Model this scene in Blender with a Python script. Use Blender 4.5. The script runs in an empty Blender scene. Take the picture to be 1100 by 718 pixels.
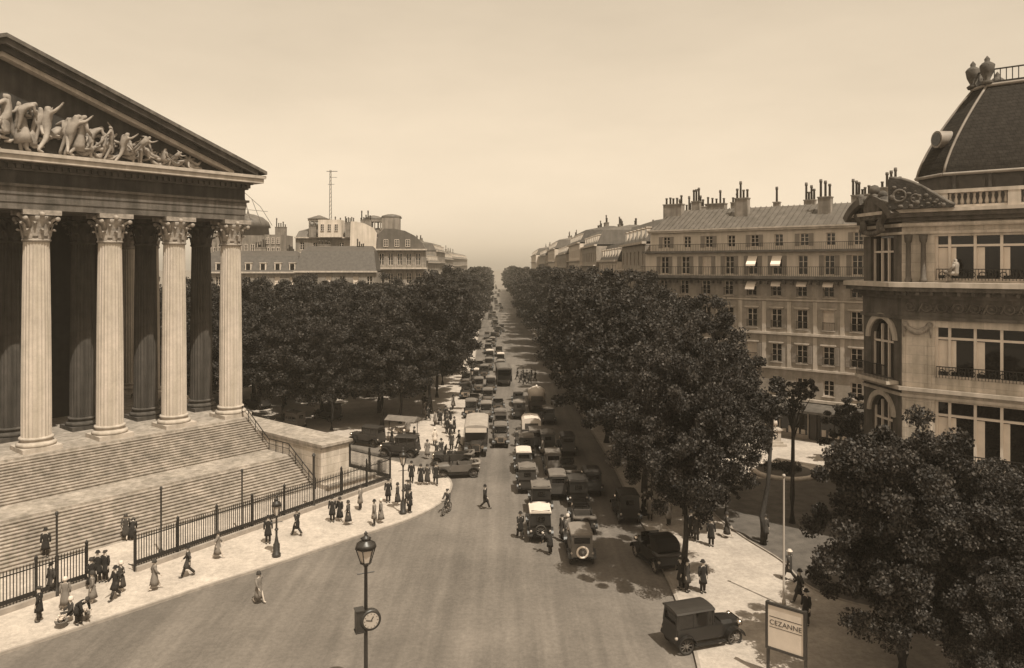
HAZE, SUN, SKY, EXPO, SKYG = 0.0003, 4.3, 0.15, 0.35, 1.95
import bpy, bmesh, math, random
import numpy as np
from mathutils import Vector, Matrix
R = math.radians
rnd = random.Random(7)
scene = bpy.context.scene
COL = scene.collection
PI = math.pi

# ---------------------------------------------------------------- camera frame helpers
CAMH = 18.0
def G(px, py, z=0.0):
    """point of the place seen at a pixel of the photograph, at height z"""
    Y = 800.0 * (CAMH - z) / (py - 285.0)
    return Vector(((px - 550.0) / 800.0 * Y, Y, z))

# ---------------------------------------------------------------- materials
MATS = {}
def S(l):
    return (min(1, 1.15 * l), l, 0.86 * l, 1)
def mat(name, l, rough=0.85, var=0.25, scale=1.5, bump=0.0, bscale=8.0, metal=0.0, detail=6, streak=0.0, spec=0.3, joints=None, grain=0.0, gscale=6.0, tracks=0.0):
    if name in MATS: return MATS[name]
    m = bpy.data.materials.new(name); m.use_nodes = True
    nt = m.node_tree; n = nt.nodes; lk = nt.links
    b = n['Principled BSDF']
    b.inputs['Roughness'].default_value = rough
    b.inputs['Metallic'].default_value = metal
    b.inputs['Specular IOR Level'].default_value = spec
    tc = n.new('ShaderNodeTexCoord')
    no = n.new('ShaderNodeTexNoise'); no.inputs['Scale'].default_value = scale; no.inputs['Detail'].default_value = detail
    no.inputs['Roughness'].default_value = 0.65
    lk.new(tc.outputs['Object'], no.inputs['Vector'])
    cr = n.new('ShaderNodeValToRGB')
    cr.color_ramp.elements[0].position = 0.3; cr.color_ramp.elements[1].position = 0.7
    cr.color_ramp.elements[0].color = S(l * (1 - var)); cr.color_ramp.elements[1].color = S(l * (1 + var))
    lk.new(no.outputs['Fac'], cr.inputs['Fac'])
    out = cr.outputs['Color']
    if streak:
        mp = n.new('ShaderNodeMapping'); mp.inputs['Scale'].default_value = (1.3, 1.3, 0.12)
        lk.new(tc.outputs['Object'], mp.inputs['Vector'])
        n2 = n.new('ShaderNodeTexNoise'); n2.inputs['Scale'].default_value = 1.6; n2.inputs['Detail'].default_value = 5
        lk.new(mp.outputs['Vector'], n2.inputs['Vector'])
        c2 = n.new('ShaderNodeValToRGB'); c2.color_ramp.elements[0].position = 0.38; c2.color_ramp.elements[1].position = 0.62
        k = 1 - streak
        c2.color_ramp.elements[0].color = (k, k, k * 0.97, 1); c2.color_ramp.elements[1].color = (1, 1, 1, 1)
        lk.new(n2.outputs['Fac'], c2.inputs['Fac'])
        mx = n.new('ShaderNodeMix'); mx.data_type = 'RGBA'; mx.blend_type = 'MULTIPLY'; mx.inputs[0].default_value = 1
        lk.new(out, mx.inputs[6]); lk.new(c2.outputs['Color'], mx.inputs[7]); out = mx.outputs[2]
    if joints:   # courses of stone blocks (width, height, darkness), world of the object's own wall
        w, h, dk = joints
        sx = n.new('ShaderNodeSeparateXYZ'); lk.new(tc.outputs['Object'], sx.inputs[0])
        ad = n.new('ShaderNodeMath'); ad.operation = 'ADD'
        lk.new(sx.outputs['X'], ad.inputs[0]); lk.new(sx.outputs['Y'], ad.inputs[1])
        cb = n.new('ShaderNodeCombineXYZ'); lk.new(ad.outputs[0], cb.inputs['X']); lk.new(sx.outputs['Z'], cb.inputs['Y'])
        br = n.new('ShaderNodeTexBrick'); lk.new(cb.outputs[0], br.inputs['Vector'])
        br.inputs['Scale'].default_value = 1.0; br.inputs['Brick Width'].default_value = w; br.inputs['Row Height'].default_value = h
        br.inputs['Mortar Size'].default_value = 0.02; br.inputs['Mortar Smooth'].default_value = 0.3
        br.inputs['Color1'].default_value = (1, 1, 1, 1); br.inputs['Color2'].default_value = (0.86, 0.86, 0.85, 1)
        br.inputs['Mortar'].default_value = (dk, dk, dk, 1)
        mx = n.new('ShaderNodeMix'); mx.data_type = 'RGBA'; mx.blend_type = 'MULTIPLY'; mx.inputs[0].default_value = 1
        lk.new(out, mx.inputs[6]); lk.new(br.outputs['Color'], mx.inputs[7]); out = mx.outputs[2]
    if tracks:     # worn wheel tracks and oil-darkened streaks lying along the carriageway
        for sc, off in (((1.1, .05, 1), 0), ((.28, .02, 1), 7)):
            mp = n.new('ShaderNodeMapping'); mp.inputs['Scale'].default_value = sc; mp.inputs['Location'].default_value = (off, off, 0); mp.inputs['Rotation'].default_value = (0, 0, -.03)
            lk.new(tc.outputs['Object'], mp.inputs['Vector'])
            n2 = n.new('ShaderNodeTexNoise'); n2.inputs['Scale'].default_value = 1.0; n2.inputs['Detail'].default_value = 5; n2.inputs['Roughness'].default_value = .6
            lk.new(mp.outputs['Vector'], n2.inputs['Vector'])
            c2 = n.new('ShaderNodeValToRGB'); c2.color_ramp.elements[0].position = .35; c2.color_ramp.elements[1].position = .65
            a_, b_ = 1 - tracks, 1 + tracks*.5; c2.color_ramp.elements[0].color = (a_, a_, a_, 1); c2.color_ramp.elements[1].color = (b_, b_, b_, 1)
            lk.new(n2.outputs['Fac'], c2.inputs['Fac'])
            mt = n.new('ShaderNodeMix'); mt.data_type = 'RGBA'; mt.blend_type = 'MULTIPLY'; mt.inputs[0].default_value = 1
            lk.new(out, mt.inputs[6]); lk.new(c2.outputs['Color'], mt.inputs[7]); out = mt.outputs[2]
    if grain:
        ng = n.new('ShaderNodeTexNoise'); ng.inputs['Scale'].default_value = gscale; ng.inputs['Detail'].default_value = 8; ng.inputs['Roughness'].default_value = .8
        lk.new(tc.outputs['Object'], ng.inputs['Vector'])
        cg = n.new('ShaderNodeValToRGB'); cg.color_ramp.elements[0].position = .35; cg.color_ramp.elements[1].position = .65
        a_, b_ = 1 - grain, 1 + grain; cg.color_ramp.elements[0].color = (a_, a_, a_, 1); cg.color_ramp.elements[1].color = (b_, b_, b_, 1)
        lk.new(ng.outputs['Fac'], cg.inputs['Fac'])
        mg = n.new('ShaderNodeMix'); mg.data_type = 'RGBA'; mg.blend_type = 'MULTIPLY'; mg.inputs[0].default_value = 1
        lk.new(out, mg.inputs[6]); lk.new(cg.outputs['Color'], mg.inputs[7]); out = mg.outputs[2]
    lk.new(out, b.inputs['Base Color'])
    if bump:
        nb = n.new('ShaderNodeTexNoise'); nb.inputs['Scale'].default_value = bscale; nb.inputs['Detail'].default_value = 4
        lk.new(tc.outputs['Object'], nb.inputs['Vector'])
        bp = n.new('ShaderNodeBump'); bp.inputs['Strength'].default_value = bump; bp.inputs['Distance'].default_value = 0.05
        lk.new(nb.outputs['Fac'], bp.inputs['Height']); lk.new(bp.outputs['Normal'], b.inputs['Normal'])
    MATS[name] = m
    return m

def leaf_mat(name, l, var=0.6):
    m = bpy.data.materials.new(name); m.use_nodes = True
    nt = m.node_tree; n = nt.nodes; lk = nt.links
    b = n['Principled BSDF']; b.inputs['Roughness'].default_value = 0.6
    b.inputs['Specular IOR Level'].default_value = 0.2
    g = n.new('ShaderNodeNewGeometry')
    tc = n.new('ShaderNodeTexCoord')
    no = n.new('ShaderNodeTexNoise'); no.inputs['Scale'].default_value = 0.9; no.inputs['Detail'].default_value = 2
    lk.new(tc.outputs['Object'], no.inputs['Vector'])
    ad = n.new('ShaderNodeMath'); ad.operation = 'ADD'
    ml = n.new('ShaderNodeMath'); ml.operation = 'MULTIPLY'; ml.inputs[1].default_value = 0.6
    lk.new(g.outputs['Random Per Island'], ml.inputs[0])
    lk.new(ml.outputs[0], ad.inputs[0]); lk.new(no.outputs['Fac'], ad.inputs[1])
    cr = n.new('ShaderNodeValToRGB'); cr.color_ramp.elements[0].position = 0.4; cr.color_ramp.elements[1].position = 0.92
    cr.color_ramp.elements[0].color = S(l * (1 - var)); cr.color_ramp.elements[1].color = S(l * (1 + var)); e = cr.color_ramp.elements.new(1.0); e.color = S(l * 3)  # brightest stop paints sparkling highlights onto a few random leaves
    lk.new(ad.outputs[0], cr.inputs['Fac']); lk.new(cr.outputs['Color'], b.inputs['Base Color'])
    tr = n.new('ShaderNodeBsdfTranslucent'); lk.new(cr.outputs['Color'], tr.inputs['Color'])
    mx = n.new('ShaderNodeMixShader'); mx.inputs[0].default_value = 0.12
    lk.new(b.outputs[0], mx.inputs[1]); lk.new(tr.outputs[0], mx.inputs[2])
    lk.new(mx.outputs[0], n['Material Output'].inputs['Surface'])
    return m

def glass_mat(name, l=0.02, rough=0.12):
    m = bpy.data.materials.new(name); m.use_nodes = True
    b = m.node_tree.nodes['Principled BSDF']
    b.inputs['Base Color'].default_value = S(l); b.inputs['Roughness'].default_value = rough
    b.inputs['Specular IOR Level'].default_value = 0.5
    MATS[name] = m; return m

M = {}
M['stone'] = mat('temple_stone', 0.36, var=0.16, scale=0.7, bump=0.3, streak=0.22)
M['stone_shaft'] = mat('column_stone', 0.4, grain=.08, var=0.13, scale=0.9, bump=0.25, streak=0.15)
M['stone_dim'] = mat('dim_stone', 0.07, var=0.35, scale=0.8, bump=0.4, streak=0.4)  # portico shade painted into inner bases and capitals; also tones cornice courses
M['shaft_shade'] = mat('shaded_column_stone', 0.06, var=0.3, scale=0.9, bump=0.25, streak=0.4)  # column stone darkened to paint portico shade on the inner shafts
M['stone_dark'] = mat('dark_stone', 0.04, var=0.4, scale=0.8, bump=0.4, streak=0.4)  # near-black stone for frieze, tympanum, corbel course and side scroll
M['carved'] = mat('carved_stone', .23, var=0.45, scale=1.8, bump=0.6, bscale=5)
M['stair'] = mat('stair_stone', 0.27, var=0.25, scale=.6, bump=0.3, grain=.25, gscale=3, streak=.3)
M['block'] = mat('block_stone', 0.48, var=0.14, scale=0.9, bump=0.3, streak=0.3, joints=(1.5, 0.62, 0.6))
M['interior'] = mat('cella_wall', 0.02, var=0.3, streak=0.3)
M['road'] = mat('cobbled_road', 0.125, var=0.26, scale=0.13, bump=0.5, bscale=9, detail=12, grain=.2, gscale=4, tracks=.2)
M['ground'] = mat('city_ground', 0.12, var=0.2, scale=0.1)
M['pave'] = mat('sidewalk_stone', 0.34, var=0.17, scale=0.5, bump=0.4, bscale=6, detail=10, grain=.2, gscale=4)
M['kerb'] = mat('kerb_granite', 0.24, var=0.2, scale=2)
M['sand'] = mat('sandy_path', .32, var=0.2, scale=0.35, bump=0.5, bscale=5, detail=10, grain=.22, gscale=3)
M['court'] = mat('court_paving', 0.2, var=0.2, scale=0.6)
M['lawn'] = mat('lawn', 0.085, var=0.35, scale=1.2, bump=0.8, bscale=20, detail=10)
M['iron'] = mat('black_iron', 0.015, rough=0.5, var=0.3)
M['cast'] = mat('dark_cast_iron', 0.025, rough=0.4, var=0.3, spec=0.5)
M['bark'] = mat('bark', 0.03, var=0.4, scale=5, bump=0.8, bscale=12)
M['facade'] = mat('facade_stone', 0.27, grain=.12, gscale=2, var=0.16, scale=0.5, bump=0.2, streak=0.2)
M['facade_pale'] = mat('facade_pale', 0.52, var=0.1, scale=0.6, bump=0.2, streak=0.18)
M['trim'] = mat('facade_trim', 0.42, var=0.15, scale=1, streak=0.25)
M['trim_dark'] = mat('balcony_stone', 0.08, var=0.3, scale=1, streak=0.3)
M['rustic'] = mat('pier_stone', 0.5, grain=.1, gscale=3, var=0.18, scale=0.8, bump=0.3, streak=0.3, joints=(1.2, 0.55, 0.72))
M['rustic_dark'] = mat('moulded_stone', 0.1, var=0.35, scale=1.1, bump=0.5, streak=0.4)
M['shutter'] = mat('shutter_paint', 0.22, var=0.12, rough=0.7)
M['wframe'] = mat('window_paint', 0.55, var=0.08, rough=0.6)
M['zinc'] = mat('zinc_roof', 0.095, rough=0.55, var=0.2, scale=0.8, streak=0.2)
M['slate'] = mat('slate', 0.03, spec=.1, rough=0.9, var=0.3, scale=3, bump=0.3, joints=(0.3, 0.22, 0.6))
M['slate_mid'] = mat('slate_weathered', 0.06, rough=0.65, var=0.3, scale=2)
M['lead'] = mat('lead_flashing', 0.2, rough=0.5, var=0.2)
M['chimney'] = mat('chimney_render', 0.2, var=0.3, scale=1, streak=0.35)
M['pot'] = mat('chimney_pot', 0.09, var=0.3)
M['glass'] = glass_mat('window_glass', 0.012, .04)
M['lampglass'] = glass_mat('lamp_glass', 0.45, 0.15)
M['curtain'] = mat('curtain_cloth', 0.6, var=0.1)
M['awning'] = mat('awning_canvas', 0.72, var=0.08)
M['shopdark'] = mat('shop_paint', 0.05, var=0.3, rough=0.5)
M['black_paint'] = mat('black_coachwork', 0.014, rough=0.35, var=0.2, spec=0.5)
M['dark_paint'] = mat('dark_coachwork', 0.03, rough=0.4, var=0.2, spec=0.5)
M['mid_paint'] = mat('grey_coachwork', 0.09, rough=0.45, var=0.15, spec=0.5)
M['pale_paint'] = mat('pale_coachwork', 0.17, rough=0.5, var=0.12, spec=0.4)
M['white_paint'] = mat('white_roof_paint', 0.5, rough=0.6, var=0.08)
M['pale_roof'] = mat('pale_bus_roof', 0.26, rough=0.8, var=0.15)
M['facade_far'] = mat('facade_distant', 0.21, var=0.25, scale=0.5, streak=0.35)
M['canvas'] = mat('canvas_roof', 0.12, rough=0.9, var=0.2, scale=2)
M['rubber'] = mat('tyre_rubber', 0.03, rough=0.8)
M['pale_rubber'] = mat('pale_tyre', 0.62, rough=0.8, var=0.1)
M['spoke'] = mat('wheel_paint', 0.12, rough=0.6)
M['chrome'] = mat('nickel', 0.6, rough=0.25, metal=1.0, var=0.1)
M['leather'] = mat('leather', 0.05, rough=0.6)
M['skin'] = mat('skin', 0.4, var=0.05, rough=0.6)
M['cloth_black'] = mat('black_cloth', 0.018, var=0.3, rough=0.95)
M['cloth_dark'] = mat('dark_cloth', 0.04, var=0.3, rough=0.95)
M['cloth_mid'] = mat('grey_cloth', 0.14, var=0.2, rough=0.95)
M['cloth_pale'] = mat('pale_cloth', 0.5, var=0.12, rough=0.95)
M['statue'] = mat('white_marble', 0.5, var=0.15, scale=3)
M['white'] = mat('white_enamel', 0.3, var=0.04, rough=0.4)
M['poster'] = mat('sign_panel', 0.45, var=0.08, rough=0.6)
M['ink'] = mat('ink', 0.04, var=0.1)
M['flower'] = mat('flowers', 0.5, var=0.6, scale=9)
M['leaf'] = leaf_mat('leaves', 0.022)
M['leaf_d'] = leaf_mat('leaves_dark', 0.018)
M['leaf_l'] = leaf_mat('leaves_light', 0.03)

# ---------------------------------------------------------------- mesh builder
class MB:
    def __init__(s): s.v = []; s.f = []; s.sm = []
    def add(s, vs, fs, smooth=False):
        o = len(s.v); s.v += [tuple(v) for v in vs]; s.f += [tuple(i + o for i in f) for f in fs]; s.sm += [smooth] * len(fs); return s
    def box(s, x0, x1, y0, y1, z0, z1):
        v = [(x0,y0,z0),(x1,y0,z0),(x1,y1,z0),(x0,y1,z0),(x0,y0,z1),(x1,y0,z1),(x1,y1,z1),(x0,y1,z1)]
        return s.add(v, [(0,3,2,1),(4,5,6,7),(0,1,5,4),(1,2,6,5),(2,3,7,6),(3,0,4,7)])
    def frustum(s, x0, x1, y0, y1, z0, X0, X1, Y0, Y1, z1):
        v = [(x0,y0,z0),(x1,y0,z0),(x1,y1,z0),(x0,y1,z0),(X0,Y0,z1),(X1,Y0,z1),(X1,Y1,z1),(X0,Y1,z1)]
        return s.add(v, [(0,3,2,1),(4,5,6,7),(0,1,5,4),(1,2,6,5),(2,3,7,6),(3,0,4,7)])
    def rbox(s, c, sz, rz=0, rx=0, ry=0):
        m = Matrix.Translation(Vector(c)) @ Matrix.Rotation(rz, 4, 'Z') @ Matrix.Rotation(rx, 4, 'X') @ Matrix.Rotation(ry, 4, 'Y')
        a, b, d = sz[0]/2, sz[1]/2, sz[2]/2
        v = [m @ Vector(p) for p in [(-a,-b,-d),(a,-b,-d),(a,b,-d),(-a,b,-d),(-a,-b,d),(a,-b,d),(a,b,d),(-a,b,d)]]
        return s.add(v, [(0,3,2,1),(4,5,6,7),(0,1,5,4),(1,2,6,5),(2,3,7,6),(3,0,4,7)])
    def prism(s, poly, z0, z1):
        n = len(poly)
        v = [(p[0], p[1], z0) for p in poly] + [(p[0], p[1], z1) for p in poly]
        f = [tuple(range(n - 1, -1, -1)), tuple(range(n, 2 * n))] + [(i, (i+1) % n, n + (i+1) % n, n + i) for i in range(n)]
        return s.add(v, f)
    def extr_x(s, prof, x0, x1):           # profile of (y, z) swept along x
        n = len(prof)
        v = [(x0, p[0], p[1]) for p in prof] + [(x1, p[0], p[1]) for p in prof]
        f = [tuple(range(n)), tuple(range(2*n - 1, n - 1, -1))] + [(i, n + i, n + (i+1) % n, (i+1) % n) for i in range(n)]
        return s.add(v, f)
    def extr_y(s, prof, y0, y1):           # profile of (x, z) swept along y
        n = len(prof)
        v = [(p[0], y0, p[1]) for p in prof] + [(p[0], y1, p[1]) for p in prof]
        f = [tuple(range(n)), tuple(range(2*n - 1, n - 1, -1))] + [(i, n + i, n + (i+1) % n, (i+1) % n) for i in range(n)]
        return s.add(v, f)
    def tube(s, p0, p1, r0, r1=None, n=8, cap=True):
        r1 = r0 if r1 is None else r1
        p0, p1 = Vector(p0), Vector(p1); d = (p1 - p0)
        if d.length < 1e-6: return s
        q = d.to_track_quat('Z', 'Y')
        vs = []
        for p, r in ((p0, r0), (p1, r1)):
            for i in range(n):
                a = 2 * PI * i / n
                vs.append(p + q @ Vector((math.cos(a) * r, math.sin(a) * r, 0)))
        fs = [(i, (i+1) % n, n + (i+1) % n, n + i) for i in range(n)]
        s.add(vs, fs, True)
        if cap: s.add(vs, [tuple(range(n - 1, -1, -1)), tuple(range(n, 2*n))])
        return s
    def chain(s, pts, rs, n=8):
        pts = [Vector(p) for p in pts]; vs = []; up = None
        for k, p in enumerate(pts):
            d = (pts[min(k+1, len(pts)-1)] - pts[max(k-1, 0)])
            q = d.to_track_quat('Z', 'Y')
            for i in range(n):
                a = 2 * PI * i / n
                vs.append(p + q @ Vector((math.cos(a) * rs[k], math.sin(a) * rs[k], 0)))
        m = len(pts)
        fs = [(k*n + i, k*n + (i+1) % n, (k+1)*n + (i+1) % n, (k+1)*n + i) for k in range(m-1) for i in range(n)]
        fs += [tuple(range(n - 1, -1, -1)), tuple(range((m-1)*n, m*n))]
        return s.add(vs, fs, True)
    def loft(s, rings, n=14, smooth=True, c=(0, 0)):     # rings (z, rx, ry, cy)
        vs = []
        for (z, rx, ry, cy) in rings:
            for i in range(n):
                a = 2 * PI * i / n
                vs.append((c[0] + math.cos(a) * rx, c[1] + cy + math.sin(a) * ry, z))
        m = len(rings)
        fs = [(k*n + i, k*n + (i+1) % n, (k+1)*n + (i+1) % n, (k+1)*n + i) for k in range(m-1) for i in range(n)]
        s.add(vs, fs, smooth)
        o = len(s.v) - len(vs)
        s.f += [tuple(o + i for i in range(n - 1, -1, -1)), tuple(o + (m-1)*n + i for i in range(n))]; s.sm += [False, False]
        return s
    def lathe(s, prof, n=20, c=(0, 0, 0), smooth=True):
        return s.loft([(c[2] + z, r, r, 0) for (r, z) in prof], n, smooth, (c[0], c[1]))
    def ball(s, c, r, n=10, sz=(1, 1, 1)):
        vs = []; fs = []; m = max(4, n // 2)
        for k in range(1, m):
            t = PI * k / m
            for i in range(n):
                a = 2 * PI * i / n
                vs.append((c[0] + r*sz[0]*math.sin(t)*math.cos(a), c[1] + r*sz[1]*math.sin(t)*math.sin(a), c[2] + r*sz[2]*math.cos(t)))
        vs += [(c[0], c[1], c[2] + r*sz[2]), (c[0], c[1], c[2] - r*sz[2])]
        T, B = len(vs) - 2, len(vs) - 1
        for k in range(m - 2):
            for i in range(n): fs.append((k*n + i, (k+1)*n + i, (k+1)*n + (i+1) % n, k*n + (i+1) % n))
        for i in range(n): fs.append((T, i, (i+1) % n)); fs.append((B, (m-2)*n + (i+1) % n, (m-2)*n + i))
        return s.add(vs, fs, True)
    def torus(s, c, R0, r, axis='y', n=20, k=8):
        vs = []; fs = []
        for i in range(n):
            a = 2*PI*i/n
            for j in range(k):
                b = 2*PI*j/k; q = R0 + r*math.cos(b); h = r*math.sin(b)
                p = {'y': (q*math.cos(a), h, q*math.sin(a)), 'x': (h, q*math.cos(a), q*math.sin(a)), 'z': (q*math.cos(a), q*math.sin(a), h)}[axis]
                vs.append((c[0]+p[0], c[1]+p[1], c[2]+p[2]))
        for i in range(n):
            for j in range(k): fs.append((i*k+j, ((i+1) % n)*k+j, ((i+1) % n)*k+(j+1) % k, i*k+(j+1) % k))
        return s.add(vs, fs, True)
    def mesh(s, name, material):
        me = bpy.data.meshes.new(name); me.from_pydata(s.v, [], s.f); 
        me.polygons.foreach_set('use_smooth', s.sm)
        bm = bmesh.new(); bm.from_mesh(me); bmesh.ops.recalc_face_normals(bm, faces=bm.faces); bm.to_mesh(me); bm.free()
        me.materials.append(material if not isinstance(material, str) else M[material]); me.update(); return me
    def build(s, name, material, parent=None, loc=None, rz=0):
        return put(name, s.mesh(name, material), parent, loc, rz)

def put(name, data, parent=None, loc=None, rz=0, scale=None):
    o = bpy.data.objects.new(name, data); COL.objects.link(o)
    if parent is not None: o.parent = parent
    if loc is not None: o.location = loc
    o.rotation_euler = (0, 0, rz) if not isinstance(rz, tuple) else rz
    if scale is not None: o.scale = scale if not isinstance(scale, (int, float)) else (scale,) * 3
    return o
def tag(o, label=None, cat=None, group=None, kind=None):
    if label: o['label'] = label
    if cat: o['category'] = cat
    if group: o['group'] = group
    if kind: o['kind'] = kind
    return o
def thing(name, label, cat, loc=(0, 0, 0), rz=0, group=None, scale=None):
    return tag(put(name, None, None, loc, rz, scale), label, cat, group)
def struct(o): return tag(o, kind='structure')
CACHE = {}
def cached(key, fn):
    if key not in CACHE: CACHE[key] = fn()
    return CACHE[key]

# ---------------------------------------------------------------- ground, roads, pavements
mb = MB(); mb.add([(-1500, -60, 0), (1500, -60, 0), (1500, 2500, 0), (-1500, 2500, 0)], [(0, 1, 2, 3)])
struct(mb.build('ground', 'ground'))
mb = MB(); mb.add([(-60, -20, .004), (14, -20, .004), (14, 60, .004), (12, 66, .004), (9, 120, .004), (-1, 560, .004), (-18, 560, .004), (-9, 170, .004), (-60, 170, .004)], [tuple(range(9))])
struct(mb.build('road', 'road'))

def slab(name, pts, z, m, kerb_idx=None, z0=0.0):
    """raised pavement with a kerb stone along some of its edges"""
    b = MB(); P = [(p[0], p[1]) for p in pts]; b.prism(P, z0, z)
    o = struct(b.build(name, m))
    if kerb_idx:
        k = MB()
        for i in kerb_idx:
            a, c = Vector(P[i]), Vector(P[(i+1) % len(P)]); d = (c - a).normalized(); nn = Vector((d.y, -d.x))
            q = [a - d*.0, c, c + nn*.16, a + nn*.16]
            k.prism([(v.x, v.y) for v in q], 0.004, z + .004)
        struct(k.build('kerb', 'kerb'))
    return o
def curve_pts(ps, step=6):
    out = []
    n = len(ps)
    for i in range(n - 1):
        p0, p1, p2, p3 = ps[max(i-1, 0)], ps[i], ps[i+1], ps[min(i+2, n-1)]
        for k in range(step):
            t = k / step
            out.append(tuple(0.5*((2*p1[j]) + (-p0[j]+p2[j])*t + (2*p0[j]-5*p1[j]+4*p2[j]-p3[j])*t*t + (-p0[j]+3*p1[j]-3*p2[j]+p3[j])*t**3) for j in range(2)))
    out.append(tuple(ps[-1][:2])); return out
def px(*l): return [tuple(G(a, b, .14))[:2] for a, b in l]
edge = curve_pts(px((-60, 719), (90, 671), (230, 625), (297, 604), (378, 577), (436, 558), (466, 544), (480, 531), (484, 520), (478, 511), (465, 506)))
eastpt = (edge[-1][0] - .776*60, edge[-1][1] + .63*60)
pts1 = edge + [eastpt, (-70, 90), (-70, 40)]
slab('sidewalk_temple', pts1, .14, 'pave', list(range(len(edge))))
isl = [(-4.95, 70.9), (-5.0, 72.6), (-5.6, 92), (-9.0, 200), (-17, 560), (-30, 560), (-30, 200), (-46, 128), (-44, 90), (-11.8, 73.0), (-11.0, 72.0)]
isl = [tuple(p) for p in isl]
slab('sidewalk_boulevard', isl, .14, 'pave', [0, 1, 2, 3, 8, 9, 10])
slab('sidewalk_corner', [(-19, 71.5), (-46, 88), (-46, 84), (-20, 68.2)], .13, 'court')
right = curve_pts(px((752, 730), (742, 690), (724, 640), (709, 606), (696, 574), (683, 552)), 4) + [(9.0, 66), (8.2, 92), (5.5, 200), (-2, 560)]
right = right + [(30, 560), (30, 200), (60, 120), (90, 60), (60, -10), (9, -10)]
slab('sidewalk_square', right, .14, 'sand', list(range(len(right) - 6)))
lawn = curve_pts([tuple(G(a, b, .14))[:2] for a, b in ((765, 546), (772, 557), (800, 578), (840, 603), (866, 628), (905, 645), (1000, 668), (1120, 700))], 5)
lawn += [tuple(G(a, b, .14))[:2] for a, b in ((1250, 640), (1150, 545), (900, 508), (800, 517), (772, 534))]
slab('lawn', lawn, .20, 'lawn', None, .10)
lk = MB()
L = [Vector(p) for p in lawn]
for i in range(len(L)):
    a, c = L[i], L[(i+1) % len(L)]; d = (c - a).normalized(); nn = Vector((d.y, -d.x))
    lk.prism([(v.x, v.y) for v in (a, c, c + nn*.1, a + nn*.1)], .10, .23)
struct(lk.build('lawn_kerb', 'kerb'))
# ---------------------------------------------------------------- people
def skin_body(J, E, key):
    """one continuous skinned body from joints {name:(x,y,z,r)} and edges"""
    def mk():
        names = list(J); me = bpy.data.meshes.new('body_' + key)
        me.from_pydata([J[k][:3] for k in names], [(names.index(a), names.index(b)) for a, b in E], [])
        o = bpy.data.objects.new('tmp', me); COL.objects.link(o)
        sk = o.modifiers.new('s', 'SKIN'); sk.use_smooth_shade = True
        for i, k in enumerate(names):
            r = J[k][3]; me.skin_vertices[0].data[i].radius = (r, r) if not isinstance(r, tuple) else r
            me.skin_vertices[0].data[i].use_root = (k == 'pelvis')
        sb = o.modifiers.new('d', 'SUBSURF'); sb.levels = 1; sb.render_levels = 1
        dg = bpy.context.evaluated_depsgraph_get(); dg.update()
        m2 = bpy.data.meshes.new_from_object(o.evaluated_get(dg)); m2.name = 'body_' + key
        bpy.data.objects.remove(o); 
        m2.materials.clear(); m2.materials.append(M['skin']); return m2
    return cached(('body', key), mk)

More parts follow.
